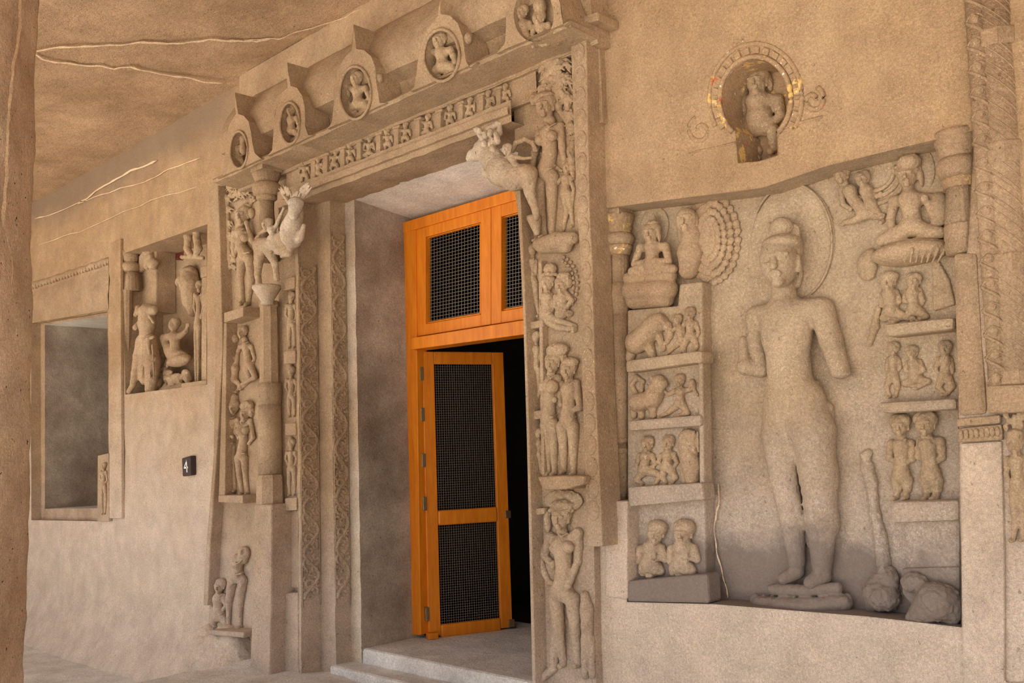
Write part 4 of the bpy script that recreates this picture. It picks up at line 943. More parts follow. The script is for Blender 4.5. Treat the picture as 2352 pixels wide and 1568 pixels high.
# horned beast and rider on the other bracket
B = Blob(-.13, .4)
B.c([(1212, 400), (1182, 408), (1152, 396)], [24, 27, 32]).c([(1152, 392), (1132, 366), (1110, 346)], [30, 24, 22]).c([(1112, 346), (1088, 356), (1078, 362)], [22, 14, 9])
B.c([(1112, 330), (1126, 300), (1144, 282)], [16, 12, 6]).c([(1118, 330), (1098, 300), (1088, 290)], [12, 8, 5]).c([(1130, 330), (1146, 304), (1150, 284)], [11, 8, 4])
for i in range(26): B.e(rng.uniform(1098, 1146), rng.uniform(296, 345), 7, 8, 8, lift=rng.uniform(4, 26))
B.c([(1140, 404), (1116, 398), (1112, 390)], [12, 8, 6]).c([(1150, 412), (1124, 402)], [12, 9]).c([(1212, 406), (1218, 444), (1230, 484)], [20, 13, 8]).c([(1230, 484), (1232, 500)], [8, 7])
B.e(1098, 350, 6, 5, 8, lift=22, op='s')
relief(B, 'horned_beast', 'pale leaping horned beast bracket with shaggy mane above the doorway corner', 'relief', m='pale', vox=1.8, rough=.9)
B = Blob(-.17); body(B, 12, (1163, 344), (1172, 356), (1186, 384), [[(1180, 360), (1204, 364), (1220, 362)], [(1166, 362), (1146, 372), (1138, 384)]], [[(1182, 388), (1176, 402), (1180, 412)]], th=.95)
relief(B, 'beast_rider', 'small rider on the horned beast near the doorway corner', 'relief', m='pale')
Bt = Blob(-.10).c([(1178, 345), (1186, 328), (1206, 320), (1224, 328), (1230, 345)], [6, 6, 6, 6, 6]); relief(Bt, 'looped_tail', 'looped stone tail arching behind the beast rider', 'relief')
lathe('beast_bracket', (1226, 495), (1234, 540), -.11, [(496, 17), (502, 18), (530, 9), (540, 6)], 20, 'pale', ry)
# narrow strip
for (hx, hy, r), cx, cy, px_, py_, arms, legs, nm in (
  ((1222, 574, 12), 1222, 590, 1221, 640, [[(1212, 600), (1209, 624), (1222, 632)], [(1230, 600), (1231, 626), (1226, 640)]], [[(1218, 648), (1222, 690), (1228, 724)], [(1228, 648), (1232, 690), (1238, 722)]], 'slim figure in the narrow inner strip beside the seated couple'),
  ((1230, 774, 12), 1230, 790, 1231, 842, [[(1220, 800), (1216, 824), (1226, 834)], [(1238, 800), (1239, 822), (1235, 838)]], [[(1225, 850), (1231, 900), (1224, 932)], [(1238, 850), (1240, 895), (1232, 926)]], 'figure with crossed legs in the narrow inner strip above the standing couple feet'),
  ((1235, 996, 11), 1236, 1010, 1236, 1044, [[(1228, 1016), (1225, 1034), (1232, 1044)], [(1244, 1016), (1247, 1034), (1242, 1044)]], [[(1232, 1052), (1228, 1078), (1234, 1092)], [(1240, 1052), (1244, 1076), (1240, 1090)]], 'small bent figure at the bottom of the narrow inner strip')):
    B = Blob(YR); body(B, r, (hx, hy), (cx, cy), (px_, py_), arms, legs, face=False); relief(B, 'strip_figure', nm, 'relief', 'figures in the narrow inner strip', vox=1.5)
# seated couple
B = Blob(YR); body(B, 17, (1257, 650), (1256, 672), (1257, 722), [[(1249, 680), (1249, 704), (1254, 720)], [(1266, 680), (1270, 700), (1268, 716)]], [[(1254, 734), (1282, 752, 8), (1322, 756)], [(1264, 730), (1290, 738), (1322, 748)]], th=.95)
o = relief(B, 'seated_man', 'seated man with turban-like hair in the couple under the lotus foot', 'figure'); Blob(YR).e(1264, 618, 16, 15, 14, lift=4).c([(1244, 632, 14), (1260, 628, 22), (1276, 630, 10)], [4, 4, 4]).build('hair', 'fig', o, 1.6, 1.0, None, 4)
B = Blob(YR); body(B, 18, (1289, 656), (1290, 676), (1292, 716), [[(1302, 676), (1314, 690, 6), (1298, 708, 8)], [(1278, 682), (1276, 702), (1284, 712)]], [[(1286, 720), (1300, 716), (1312, 718)]], th=.95)
o = relief(B, 'seated_woman', 'seated woman embraced under the lotus foot beside a beaded arc', 'figure'); Blob(YR).e(1295, 634, 17, 10, 14, lift=4).e(1307, 648, 9, 13, 10, lift=2).build('hair', 'fig', o, 1.6, 1.0, None, 4)
ba = empty('beaded_arc', P(1310, 640, YR)); tag(ba, 'double arc of carved stone beads behind the seated couple', 'relief'); ball = None
for rr in (0, 1):
    for i in range(11):
        t = i / 10; a = math.radians(-75 + 120 * t); x, y = 1284 + (34 + 9 * rr) * math.cos(a), 652 + (54 + 10 * rr) * math.sin(a)
        o = Blob(YR).e(x, y, 4.2, 4.6, 4, absw=3.5).build('bead', 'stone', ba, 1.2) if ball is None else bpy.data.objects.new('bead', ball)
        if ball is None: ball = o.data; c0 = P(x, y, YR)
        else: COL.objects.link(o); put(o, ba); o.location = Vector(P(x, y, YR) - c0)
# standing couple
B = Blob(YR); body(B, 20, (1268, 834), (1266, 858), (1260, 962), [[(1256, 872), (1254, 912), (1274, 918, 12)], [(1282, 868), (1290, 896), (1280, 912)]], [[(1254, 976), (1258, 1040), (1260, 1082)], [(1272, 976), (1272, 1040), (1274, 1084)]], mid=(1262, 922)); B.e(1268, 888, 16, 16, 15, lift=18).e(1250, 890, 12, 14, 13, lift=18)
o = relief(B, 'standing_woman', 'full-breasted standing woman with big curly hair in the lower couple', 'figure'); Blob(YR).e(1280, 804, 26, 17, 18, lift=4).e(1296, 822, 9, 13, 11).build('hair', 'fig', o, 1.7, 1.4, None, 4)
B = Blob(YR); body(B, 20, (1304, 850), (1308, 872), (1305, 966), [[(1324, 880), (1332, 936, 4), (1296, 948, 14)], [(1292, 884), (1286, 910), (1288, 928)]], [[(1292, 980), (1294, 1030), (1296, 1078)], [(1316, 980), (1317, 1036), (1318, 1084)]], mid=(1307, 928), th=1.08)
o = relief(B, 'standing_man', 'standing man with bent arm embracing the curly-haired woman in the lower couple', 'figure'); Blob(YR).e(1310, 832, 20, 12, 16, lift=4).build('hair', 'fig', o, 1.7, 1.2, None, 4)
# guardian
B = Blob(YR); body(B, 24, (1287, 1190), (1292, 1220), (1290, 1354), [[(1264, 1234), (1250, 1276), (1270, 1296, 10)], [(1328, 1224), (1327, 1288), (1306, 1344, 14)]], [[(1278, 1378), (1282, 1438, 14), (1294, 1522)], [(1316, 1378), (1322, 1450), (1328, 1522)]], mid=(1296, 1306), th=1.1)
B.e(1276, 1258, 15, 14, 14, lift=22).e(1304, 1256, 15, 14, 14, lift=20).c([(1242, 1250), (1244, 1300), (1260, 1336), (1290, 1348), (1304, 1344)], [7, 8, 7, 6, 6]).c([(1282, 1440), (1276, 1490), (1272, 1530)], [18, 13, 10]).c([(1272, 1534), (1246, 1556, 6)], [10, 9])
g = relief(B, 'door_guardian', 'large standing figure with wide round headdress at the foot of the couples jamb', 'figure', rough=.8)
Blob(YR).e(1294, 1150, 44, 26, 10, lift=0).e(1292, 1160, 28, 14, 18, lift=6).c([(1264, 1172, 12), (1288, 1166, 26), (1314, 1172, 10)], [5, 5, 5]).e(1258, 1196, 9, 26, 9, lift=4).build('headdress', 'fig', g, 1.8, 1.4, None, 5)
B = Blob(YR); B.c([(1344, 1368), (1348, 1400), (1350, 1470)], [11, 15, 14]).e(1345, 1438, 12, 14, 14, lift=8).c([(1346, 1470), (1344, 1550)], [13, 9]).c([(1356, 1470), (1360, 1550)], [11, 8])
relief(B, 'small_attendant', 'worn small attendant pressed against the hip of the figure with wide headdress', 'relief', rough=.9)

# ================================================================== painted arch medallion on the upper wall
ma = empty('arch_medallion', P(1735, 374, 0)); tag(ma, 'round horseshoe arch medallion with paint traces high on the wall', 'medallion')
def arc_pts(cx, cy, rx, ry, a0, a1, n, y): return [P(cx + rx * math.cos(a), cy + ry * math.sin(a), y) for a in np.radians(np.linspace(a0, a1, n))]
tube('arch_ring', arc_pts(1735, 228, 82, 98, 130, 410, 60, -.002), .012, 'paint', ma, 8)
tube('arch_ring', arc_pts(1736, 226, 106, 126, 150, 392, 60, .000), .011, 'paint', ma, 8)
for i, a in enumerate(np.radians(np.linspace(148, 392, 19))):
    da = math.radians(4.2); q = [(1735.5 + rx * math.cos(t), 227 + ry * math.sin(t)) for rx, ry, t in ((88, 105, a - da), (101, 120, a - da), (101, 120, a + da), (88, 105, a + da))]
    prism('voussoir', q, -.012, .0, 'paint', ma, .003)
def spiral(cx, cy, r0, turns, d, y=.003): return [P(cx + d * r0 * (1 - .8 * t) * math.cos(6.28 * turns * t - 1.2), cy + r0 * 1.1 * (1 - .8 * t) * math.sin(6.28 * turns * t - 1.2), y) for t in np.linspace(0, 1, 26)]
tube('side_scroll', spiral(1868, 230, 28, 1.2, 1), .012, 'paint', ma, 6); tube('side_scroll', spiral(1610, 300, 30, 1.2, -1), .012, 'paint', ma, 6)
tube('finial_scroll', spiral(1752, 84, 16, 1.3, -1), .009, 'paint', ma, 6); tube('finial_scroll', spiral(1700, 108, 16, 1.2, 1), .009, 'paint', ma, 6); tube('finial_scroll', spiral(1768, 72, 18, .9, 1), .008, 'stone', ma, 6)
tube('arch_foot', [P(1584, 352, 0.004), P(1610, 346, 0.003), P(1640, 340, 0.003), P(1690, 328, 0.004)], .007, 'paint', ma, 6)
tube('arch_foot', [P(1790, 300, 0.004), P(1830, 284, 0.003), P(1890, 268, 0.004)], .007, 'paint', ma, 6)
B = Blob(.2); body(B, 27, (1738, 190), (1740, 220), (1743, 282), [[(1712, 234), (1706, 274, 4), (1730, 286, 14)], [(1786, 230), (1793, 264, 4), (1768, 288, 14)]], [[(1726, 292), (1710, 304, 12), (1706, 346)], [(1762, 290), (1774, 300, 12), (1778, 340)]], th=1.15); B.e(1744, 266, 30, 26, 26, lift=6).c([(1720, 320), (1742, 348)], [16, 10]).e(1768, 190, 8, 20, 9)
o = relief(B, 'seated_figure', 'pot-bellied seated figure inside the painted arch medallion', 'figure', m='fig', rough=.6); Blob(.2).e(1742, 164, 22, 10, 18, lift=2).build('hair', 'fig', o, 1.8, .8, None, 4)

# ================================================================== large carved panel
YP = .15
# left column of the panel
lc = empty('panel_column', P(1415, 1110, YP)); tag(lc, 'slim fluted column with ringed cushion capital at the doorway edge of the large panel', 'column')
tp, bt = (1418, 490), (1416, 1160)
lathe('abacus', tp, bt, .07, [(478, 34), (494, 36), (498, 36)], 4, 'stone', lc, False, 0, math.pi / 4)
lathe('bell', tp, bt, .08, [(494, 37), (500, 40), (506, 38), (512, 36), (536, 32), (540, 30)], 44, 'paint', lc, True, .05)
lathe('cushion', tp, bt, .08, [(538, 32), (545, 38), (553, 40), (562, 37), (567, 31)], 44, 'stone', lc, True, .03)
lathe('neck_ring', tp, bt, .08, [(566, 34), (572, 35), (578, 32), (582, 32), (588, 29)], 32, 'paint', lc)
lathe('fluted_shaft', tp, bt, .08, [(586, 27), (620, 28), (652, 27)], 40, 'stone', lc, True, .07)
lathe('carved_band', tp, bt, .08, [(652, 28), (668, 31), (690, 31), (724, 30)], 30, 'stone', lc, True, .05)
lathe('shaft', tp, bt, .08, [(724, 29), (900, 28), (1000, 27), (1160, 27)], 24, 'stone', lc)
lathe('ring', tp, bt, .08, [(1005, 27), (1010, 29), (1016, 27), (1030, 27), (1036, 29), (1042, 27)], 24, 'stone', lc)
prism('column_foot', [(1390, 1150), (1440, 1150), (1440, 1376), (1390, 1370)], -.014, YP, 'wall', lc, .008)
# pier of five scenes
pr = empty('scene_pier', P(1530, 1382, 0)); tag(pr, 'stone pier of stacked little scenes beside the colossal standing figure', 'pier')
prism('pier_ground', [(1440, 712), (1556, 702), (1560, 652), (1612, 646), (1614, 900), (1622, 1386), (1440, 1382)], .075, .16, 'panel', pr, .01)
for q, y in (([(1436, 828), (1594, 806), (1612, 806), (1612, 834), (1594, 834), (1437, 856)], .0), ([(1442, 966), (1608, 952), (1610, 978), (1442, 990)], .012), ([(1442, 1118), (1612, 1108), (1616, 1148), (1442, 1164)], .0), ([(1440, 1334), (1560, 1322), (1624, 1318), (1628, 1386), (1440, 1382)], -.005)):
    prism('pier_ledge', q, y, .1, 'panel', pr, .012)
prism('pier_edge', [(1603, 806), (1613, 806), (1617, 1150), (1606, 1150)], .03, .1, 'panel', pr, .008)
YQ = .075
# enthroned figure on the left lotus
B = Blob(.10); body(B, 21, (1494, 536), (1498, 556), (1498, 606), [[(1472, 568), (1457, 606, 4), (1488, 600, 18)], [(1528, 566), (1537, 600, 4), (1504, 598, 18)]], [[(1480, 614), (1452, 624, 10), (1500, 626, 10)], [(1516, 612), (1546, 618, 10), (1500, 626, 10)]], mid=(1498, 586)); B.e(1514, 540, 5, 15, 6, lift=8)
o = relief(B, 'enthroned_figure', 'cross-legged haloed figure on the lotus seat beside the fluted panel column', 'figure')
Blob(.10).e(1499, 514, 15, 8, 13, lift=4).c([(1500, 510), (1500, 496)], [10, 5]).build('crown', 'fig', o, 1.6, .7, None, 4)
Blob(YP).e(1503, 520, 33, 47, 6, absw=3).build('halo', 'panel', o, 2.0)
B = Blob(YP, .2).c([(1446, 640, 22), (1540, 632, 22)], [16, 15]).c([(1450, 668, 18), (1534, 664, 18)], [24, 24]).c([(1456, 690, 12), (1530, 686, 12)], [20, 20])
for i in range(9): B.c([(1438 + i * 12.8, 658, 51 - abs(i - 4) * 2), (1446 + i * 11, 700, 38 - abs(i - 4) * 2)], [3.4, 2], k=.2)
B.build('lotus_seat', 'fig', o, 1.8, .3)
B = Blob(YP, .25).e(1577, 506, 26, 30, 26, lift=10); features(B, B.pr[0][1], 28 * S(1577, 506, YP)); B.c([(1572, 528), (1570, 548)], [16, 13]).c([(1590, 540), (1588, 580), (1582, 618)], [24, 30, 24]).e(1604, 500, 7, 16, 8).e(1566, 500, 6, 5, 8, lift=22, op='s')
for j, (rx, ry) in enumerate(((68, 104), (52, 86), (36, 66), (22, 48))):
    B.e(1630, 548, rx, ry, 4, absw=2 + 6 * j, k=.02)
    for t in np.radians(np.linspace(-88, 80, 16 - 2 * j)): B.e(1630 + (rx - 3) * math.cos(t), 548 + (ry - 3) * math.sin(t), 8, 9, 5, absw=4 + 6 * j, k=.1)
relief(B, 'crested_beast', 'mythical beast head with fan of curling plumes beside the haloed figure', 'relief', rough=.6)
# elephant scene
B = Blob(YQ, .45).c([(1462, 786), (1484, 768)], [27, 26]).c([(1500, 748), (1512, 740)], [23, 22]).c([(1518, 744), (1534, 748), (1540, 768), (1532, 786)], [15, 10, 8, 6]).c([(1452, 800), (1448, 822)], [13, 11]).c([(1490, 790), (1500, 820)], [13, 9]).c([(1510, 760), (1524, 800)], [10, 7]).e(1494, 748, 12, 18, 6, lift=18)
relief(B, 'charging_elephant', 'charging elephant with curled trunk in the uppermost pier scene', 'relief', rough=.8)
B = Blob(YQ); body(B, 11, (1556, 734), (1560, 748), (1566, 780), [[(1552, 754), (1540, 762), (1532, 756)], [(1570, 754), (1572, 772), (1562, 780)]], [[(1560, 786), (1546, 800), (1526, 818)], [(1570, 786), (1566, 804), (1556, 818)]]); relief(B, 'fallen_man', 'man with raised arm before the charging elephant', 'relief', rough=.5)
B = Blob(YQ); body(B, 13, (1584, 720), (1586, 736), (1586, 770), [[(1574, 742), (1566, 756), (1572, 770)], [(1598, 742), (1605, 764), (1598, 780)]], [[(1578, 778), (1570, 798), (1574, 814)], [(1594, 778), (1600, 796), (1592, 812)]]); relief(B, 'kneeling_man', 'kneeling figure behind the man attacked by the elephant', 'relief', rough=.5)
# lion scene
B = Blob(YQ, .45).c([(1464, 924), (1500, 916)], [21, 20]).c([(1506, 900), (1514, 878)], [20, 18]).e(1522, 882, 13, 11, 14, lift=6).c([(1456, 930), (1456, 954)], [10, 8]).c([(1472, 936), (1474, 956)], [9, 8]).c([(1500, 930), (1500, 954)], [10, 8]).c([(1462, 906), (1452, 884), (1462, 866), (1476, 876), (1474, 896)], [6] * 5)
for i in range(14): B.e(rng.uniform(1496, 1522), rng.uniform(866, 905), 5, 6, 5, lift=14)
relief(B, 'prowling_lion', 'lion with curled tail in the second pier scene', 'relief', rough=.6)
B = Blob(YQ); body(B, 13, (1560, 874), (1562, 892), (1562, 924), [[(1576, 896), (1594, 892), (1602, 906)], [(1550, 898), (1536, 906), (1526, 898)]], [[(1556, 930), (1534, 948), (1518, 956)], [(1568, 930), (1580, 948), (1550, 956)]]); B.e(1590, 882, 9, 12); relief(B, 'reclining_man', 'reclining man facing the lion in the second pier scene', 'relief', rough=.5)
# third scene
B = Blob(YQ); body(B, 15, (1486, 1020), (1484, 1040), (1480, 1076), [[(1470, 1046), (1462, 1070), (1474, 1086)], [(1498, 1046), (1506, 1064), (1496, 1076)]], [[(1476, 1084), (1462, 1102), (1476, 1110)], [(1490, 1082), (1518, 1090), (1508, 1108)]]); relief(B, 'squatting_figure', 'squatting figure with raised knee in the snake scene of the pier', 'relief', rough=.7)
B = Blob(YQ); body(B, 15, (1534, 1018), (1534, 1038), (1532, 1070), [[(1520, 1046), (1512, 1060), (1522, 1068)], [(1548, 1044), (1556, 1062), (1546, 1074)]], [[(1526, 1078), (1522, 1096), (1530, 1108)], [(1540, 1078), (1552, 1096), (1544, 1108)]]); relief(B, 'squatting_figure', 'blunt-faced middle figure in the snake scene of the pier', 'relief', rough=.7)
B = Blob(YQ, .4).e(1582, 1014, 26, 30, 16).c([(1580, 1030), (1588, 1066), (1590, 1100)], [20, 22, 17]).c([(1570, 1070), (1574, 1104)], [11, 9]); 
for i in range(5): B.c([(1566 + i * 9, 992, 14), (1568 + i * 9, 1036, 16)], [3, 3])
relief(B, 'hooded_snake', 'hooded rearing snake at the corner of the third pier scene', 'relief', rough=.7)
# praying pair
for hx, hy, bx, by, r, nm in ((1506, 1224, 1494, 1272, 22, 'left-hand one of two praying half-figures above the pier foot, the slimmer one'), (1568, 1224, 1566, 1272, 24, 'broad praying half-figure with folded hands above the pier foot')):
    B = Blob(YQ); body(B, r, (hx, hy), (bx + 4, by - 24), (bx, by + 22), [[(bx - 22, by - 10), (bx - 26, by + 16), (bx - 2, by + 6, 20)], [(bx + 26, by - 12), (bx + 34, by + 12), (bx + 8, by + 4, 20)]], [[(bx - 12, by + 32), (bx - 16, by + 40), (bx + 2, by + 44)], [(bx + 14, by + 32), (bx + 22, by + 38), (bx + 8, by + 44)]], th=1.05)
    B.e(hx + 6, hy - 14, r * .95, r * .7, r * .8, lift=4); relief(B, 'praying_figure', nm.replace('left-hand one of two praying half-figures above the pier foot, the slimmer one', 'slim praying half-figure beside the broad one above the pier foot'), 'figure', rough=.7)

# colossal standing figure
B = Blob(YP, .2)
B.e(1790, 600, 44, 60, 50, lift=30)                                                     # head
B.c([(1797, 640, 16), (1802, 690, 8)], [26, 30])                                        # neck
B.c([(1744, 722, 4), (1806, 722, 12), (1886, 708, 4)], [22, 32, 26], k=.5)             # shoulders
B.e(1806, 766, 58, 66, 40, lift=10, k=.5).e(1812, 848, 50, 66, 38, lift=11, k=.6).e(1818, 925, 60, 52, 42, lift=10, k=.4)   # trunk
B.c([(1736, 728, 4), (1737, 790, 4), (1748, 848, 8)], [24, 21, 19]).c([(1748, 848, 8), (1712, 842, 30)], [18, 20]).c([(1711, 838, 30), (1706, 780, 34)], [16, 9])
B.c([(1888, 716, 4), (1908, 780, 8), (1929, 848, 14)], [30, 26, 23]).e(1931, 858, 23, 11, 22, lift=16)
B.c([(1796, 930, 8), (1790, 1000, 10), (1798, 1090, 10), (1820, 1200, 8), (1830, 1290, 8)], [42, 40, 31, 28, 20])   # legs
B.c([(1852, 918, 8), (1868, 990, 10), (1882, 1090, 10), (1888, 1200, 8), (1888, 1300, 8)], [42, 44, 38, 35, 23], k=.5)
B.c([(1896, 940), (1904, 1100), (1900, 1260)], [20, 16, 12])                                               # robe edge
B.c([(1836, 945), (1852, 1090), (1862, 1250)], [18, 12, 9])
B.c([(1888, 1322, 8), (1862, 1338, 34)], [22, 16]).c([(1830, 1312, 8), (1800, 1328, 30)], [18, 14])
# face
hc = B.pr[0][1]; features(B, hc + np.array([0, 0, -.006]), 50 * S(1790, 600, hc[1]), 1.22)
B.c([(1834, 596, 10), (1836, 630, 8), (1832, 654, 8)], [7, 9, 8], k=.15).e(1831, 624, 3, 17, 6, lift=20, op='s')
# waistband, folds and robe relief
B.c([(1764, 890, 44), (1800, 898, 58), (1850, 896, 50), (1880, 890, 22)], [5, 5, 5, 5], k=.6)
B.c([(1764, 878, 44), (1800, 884, 58), (1850, 884, 50), (1878, 878, 24)], [4, 4, 4, 4], k=.6)
B.c([(1770, 904, 42), (1782, 920, 48), (1792, 904, 50)], [3, 3, 3], k=.5).c([(1800, 902, 54), (1812, 918, 56), (1824, 902, 54)], [3, 3, 3], k=.5)
B.c([(1826, 880, 56), (1830, 920, 54), (1834, 950, 50)], [4, 4, 3], k=.5).c([(1766, 900, 40), (1762, 950, 36)], [4, 3], k=.5)
B.c([(1800, 1080, 30), (1852, 1150, 20), (1862, 1240, 14)], [3, 3, 3], op='s', k=.9)
B.c([(1812, 960, 44), (1832, 1040, 30), (1848, 1130, 20), (1856, 1210, 14)], [6, 6, 6, 5], k=.6)
st_ = relief(B, 'standing_colossus', 'colossal standing robed figure with broken hands in the large wall panel', 'statue', m='panel', vox=2.2, rough=.5)
hb = Blob(YP, .2).e(1796, 560, 46, 22, 46, lift=26).e(1812, 574, 32, 34, 36, lift=10).e(1795, 522, 27, 24, 26, lift=30)
for i in range(14): hb.c([(1776 + i * 4.4, 502 + abs(i - 6) * 2.5, 44 - abs(i - 4) * 2), (1774 + i * 5, 544 + abs(i - 5) * 1.5, 54 - abs(i - 4) * 3)], [2.4, 2.4], k=.3)
hb.c([(1768, 516, 40), (1774, 540, 48)], [7, 8]); hb.build('topknot_hair', 'panel', st_, 2.0, .5, None, 5)
Blob(YP).e(1818, 556, 93, 134, 5, absw=3).build('halo', 'panel', st_, 2.5)
hp = arc_pts(1818, 556, 93, 134, -150, 62, 50, YP - .014); tube('halo_rim', hp, .006, 'panel', st_, 6)
pd = Blob(YP, .2).c([(1776, 1353, 22), (1850, 1356, 34), (1922, 1350, 18)], [13, 14, 13]).c([(1748, 1388, 16), (1850, 1394, 36), (1936, 1384, 14)], [19, 21, 20])
for i in range(11): pd.e(1736 + i * 21, 1386 - abs(i - 4) * .8, 13, 19, 8, lift=30 - abs(i - 5) * 3.4, k=.15)
pd.build('lotus_pedestal', 'panel', st_, 2.4, 1.2, noise_px=9)
B = Blob(YP, .4).c([(1990, 1050), (1992, 1075), (2002, 1110), (2010, 1180), (2022, 1230), (2028, 1290)], [10, 14, 13, 11, 14, 17]).c([(1984, 1046), (1994, 1040)], [9, 10]); relief(B, 'lotus_staff', 'broken upright lotus stalk beside the leg of the colossus', 'relief', m='panel', rough=1.2)
B = Blob(YP, .4).c([(2034, 1316), (2014, 1360), (2006, 1392)], [20, 28, 16]).e(2030, 1370, 38, 34, 40).e(2046, 1330, 22, 22); relief(B, 'broken_lump', 'shattered dark rock lump on the panel floor beside the lotus pedestal', 'rubble', m='panel', rough=2.4)

# right part of the panel
B = Blob(YP); body(B, 18, (1932, 404), (1942, 424), (1984, 486), [[(1948, 432), (1962, 456), (1986, 452)], [(1934, 436), (1936, 468), (1954, 480)]], [[(1990, 492), (1962, 506, 6), (1940, 510)], [(1996, 488), (2014, 496), (2030, 494)]], mid=(1958, 456)); relief(B, 'flying_figure', 'flying attendant with scarf over the shoulder of the colossus', 'relief', rough=.7)
B = Blob(YP); body(B, 17, (1980, 412), (1986, 428), (2000, 470), [[(1996, 438), (2010, 452), (2022, 444)]], [[(2004, 478), (2018, 492), (2028, 506)]]); relief(B, 'flying_figure', 'second flying attendant close to the upper lotus throne', 'relief', rough=.7)
B = Blob(YP, .3)
for j, r_ in enumerate((58, 74, 90)): B.c([(1996 + r_ * math.cos(t), 388 + r_ * .9 * math.sin(t)) for t in np.radians(np.linspace(-5, 88, 10))], [5] * 10)
relief(B, 'swirling_scarf', 'swirling carved scarf between the flying pair and the upper throne', 'relief', rough=.5)
B = Blob(YP); body(B, 26, (2084, 404), (2088, 440), (2094, 518), [[(2054, 462), (2046, 500, 4), (2050, 530, 10)], [(2134, 456), (2150, 502, 6), (2124, 456, 26)]], [[(2064, 536), (2026, 552, 10), (2090, 556, 14)], [(2124, 530), (2160, 534, 12), (2100, 554, 14)]], mid=(2094, 492), th=1.05); B.e(2116, 408, 6, 22, 8, lift=8).e(2158, 480, 24, 40, 18)
o = relief(B, 'enthroned_figure', 'cross-legged teaching figure on the lotus seat beside the stout ringed column', 'figure', rough=.4)
Blob(YP).e(2088, 374, 27, 22, 24, lift=10).c([(2060, 384, 16), (2090, 378, 24), (2112, 386, 10)], [5, 5, 5]).build('crown', 'fig', o, 1.8, .6, None, 4)
Blob(YP).e(2112, 392, 34, 56, 6, absw=3).build('halo', 'panel', o, 2.2)
B = Blob(YP, .4).e(2092, 580, 86, 30, 60, absw=14)
for i in range(11): B.c([(2020 + i * 15, 572, 70 - abs(i - 5) * 7), (2028 + i * 12.6, 602, 56 - abs(i - 5) * 6)], [4, 2.4], k=.2)
B.build('lotus_seat', 'fig', o, 1.8, .4)
B = Blob(YP); body(B, 19, (2039, 648), (2042, 668), (2046, 712), [[(2030, 676), (2026, 700), (2040, 706)], [(2056, 672), (2066, 690), (2056, 702)]], [[(2040, 718), (2030, 730), (2052, 732)], [(2054, 718), (2078, 726), (2060, 734)]]); B.e(2044, 636, 20, 14, 16, lift=4); relief(B, 'kneeling_figure', 'kneeling figure with long wig below the lotus seat of the teaching figure', 'relief', rough=.5)
B = Blob(YP); body(B, 17, (2098, 646), (2094, 662), (2100, 708), [[(2082, 672), (2078, 690), (2092, 696)], [(2110, 668), (2120, 690), (2112, 708)]], [[(2094, 714), (2084, 728), (2100, 732)], [(2108, 714), (2126, 726), (2112, 732)]]); relief(B, 'kneeling_figure', 'kneeling figure turned aside near the ray-like drapery', 'relief', rough=.5)
B = Blob(YP, .3)
for i in range(7): B.c([(2146 + i * 5, 588 + i * 9), (2150 + i * 6.5, 708 - i * 2)], [5, 6], k=.05)
relief(B, 'ray_drapery', 'fan of ray-like drapery folds beside the stout ringed column', 'relief')
B = Blob(YP, .4).e(1992, 612, 22, 34, 14).e(2000, 590, 16, 20, 14); relief(B, 'cloud_lump', 'rounded cloud lump beside the head-high kneeling figures', 'relief', rough=.8)
B = Blob(YP, .4).c([(2018, 706), (2010, 750), (1998, 790)], [6, 9, 7]); relief(B, 'broken_stalk', 'broken carved stalk beside the upper shelf', 'relief', rough=.9)
rs = empty('scene_shelves', P(2120, 1200, YP)); tag(rs, 'stepped stone shelves beside the stout ringed column', 'shelf')
for q, y in (([(2028, 744), (2190, 728), (2190, 756), (2034, 774)], .045), ([(2014, 924), (2196, 914), (2198, 940), (2026, 950)], .06), ([(2045, 1152), (2203, 1148), (2203, 1196), (2046, 1202)], .035), ([(2076, 1190), (2205, 1186), (2205, 1316), (2080, 1316)], .075), ([(2068, 1304), (2205, 1300), (2205, 1430), (2128, 1430), (2070, 1364)], .06)):
    prism('shelf', q, y, .16, 'panel', rs, .014)
B = Blob(YP); body(B, 14, (2094, 810), (2098, 826), (2102, 866), [[(2086, 834), (2080, 850), (2096, 856, 8)], [(2112, 832), (2122, 850), (2108, 858, 8)]], [[(2094, 874), (2078, 880), (2104, 888)], [(2112, 872), (2132, 876), (2108, 888)]], th=1.1); relief(B, 'seated_figure', 'small seated figure between attendants on the second panel shelf', 'relief', rough=.6)
B = Blob(YP); body(B, 13, (2052, 800), (2052, 816), (2050, 858), [[(2042, 824), (2038, 848), (2048, 860)], [(2062, 824), (2068, 844), (2060, 856)]], [[(2046, 866), (2036, 888), (2044, 908)], [(2056, 866), (2062, 888), (2058, 908)]]); relief(B, 'attendant_figure', 'bent attendant at the free end of the second panel shelf', 'relief', rough=.7)
B = Blob(YP); body(B, 15, (2170, 800), (2172, 818), (2170, 862), [[(2158, 826), (2150, 848), (2160, 862)], [(2182, 826), (2188, 850), (2180, 864)]], [[(2164, 870), (2156, 888), (2170, 902)], [(2178, 870), (2188, 886), (2178, 902)]]); relief(B, 'attendant_figure', 'stout attendant next to the stout ringed column on the second panel shelf', 'relief', rough=.7)
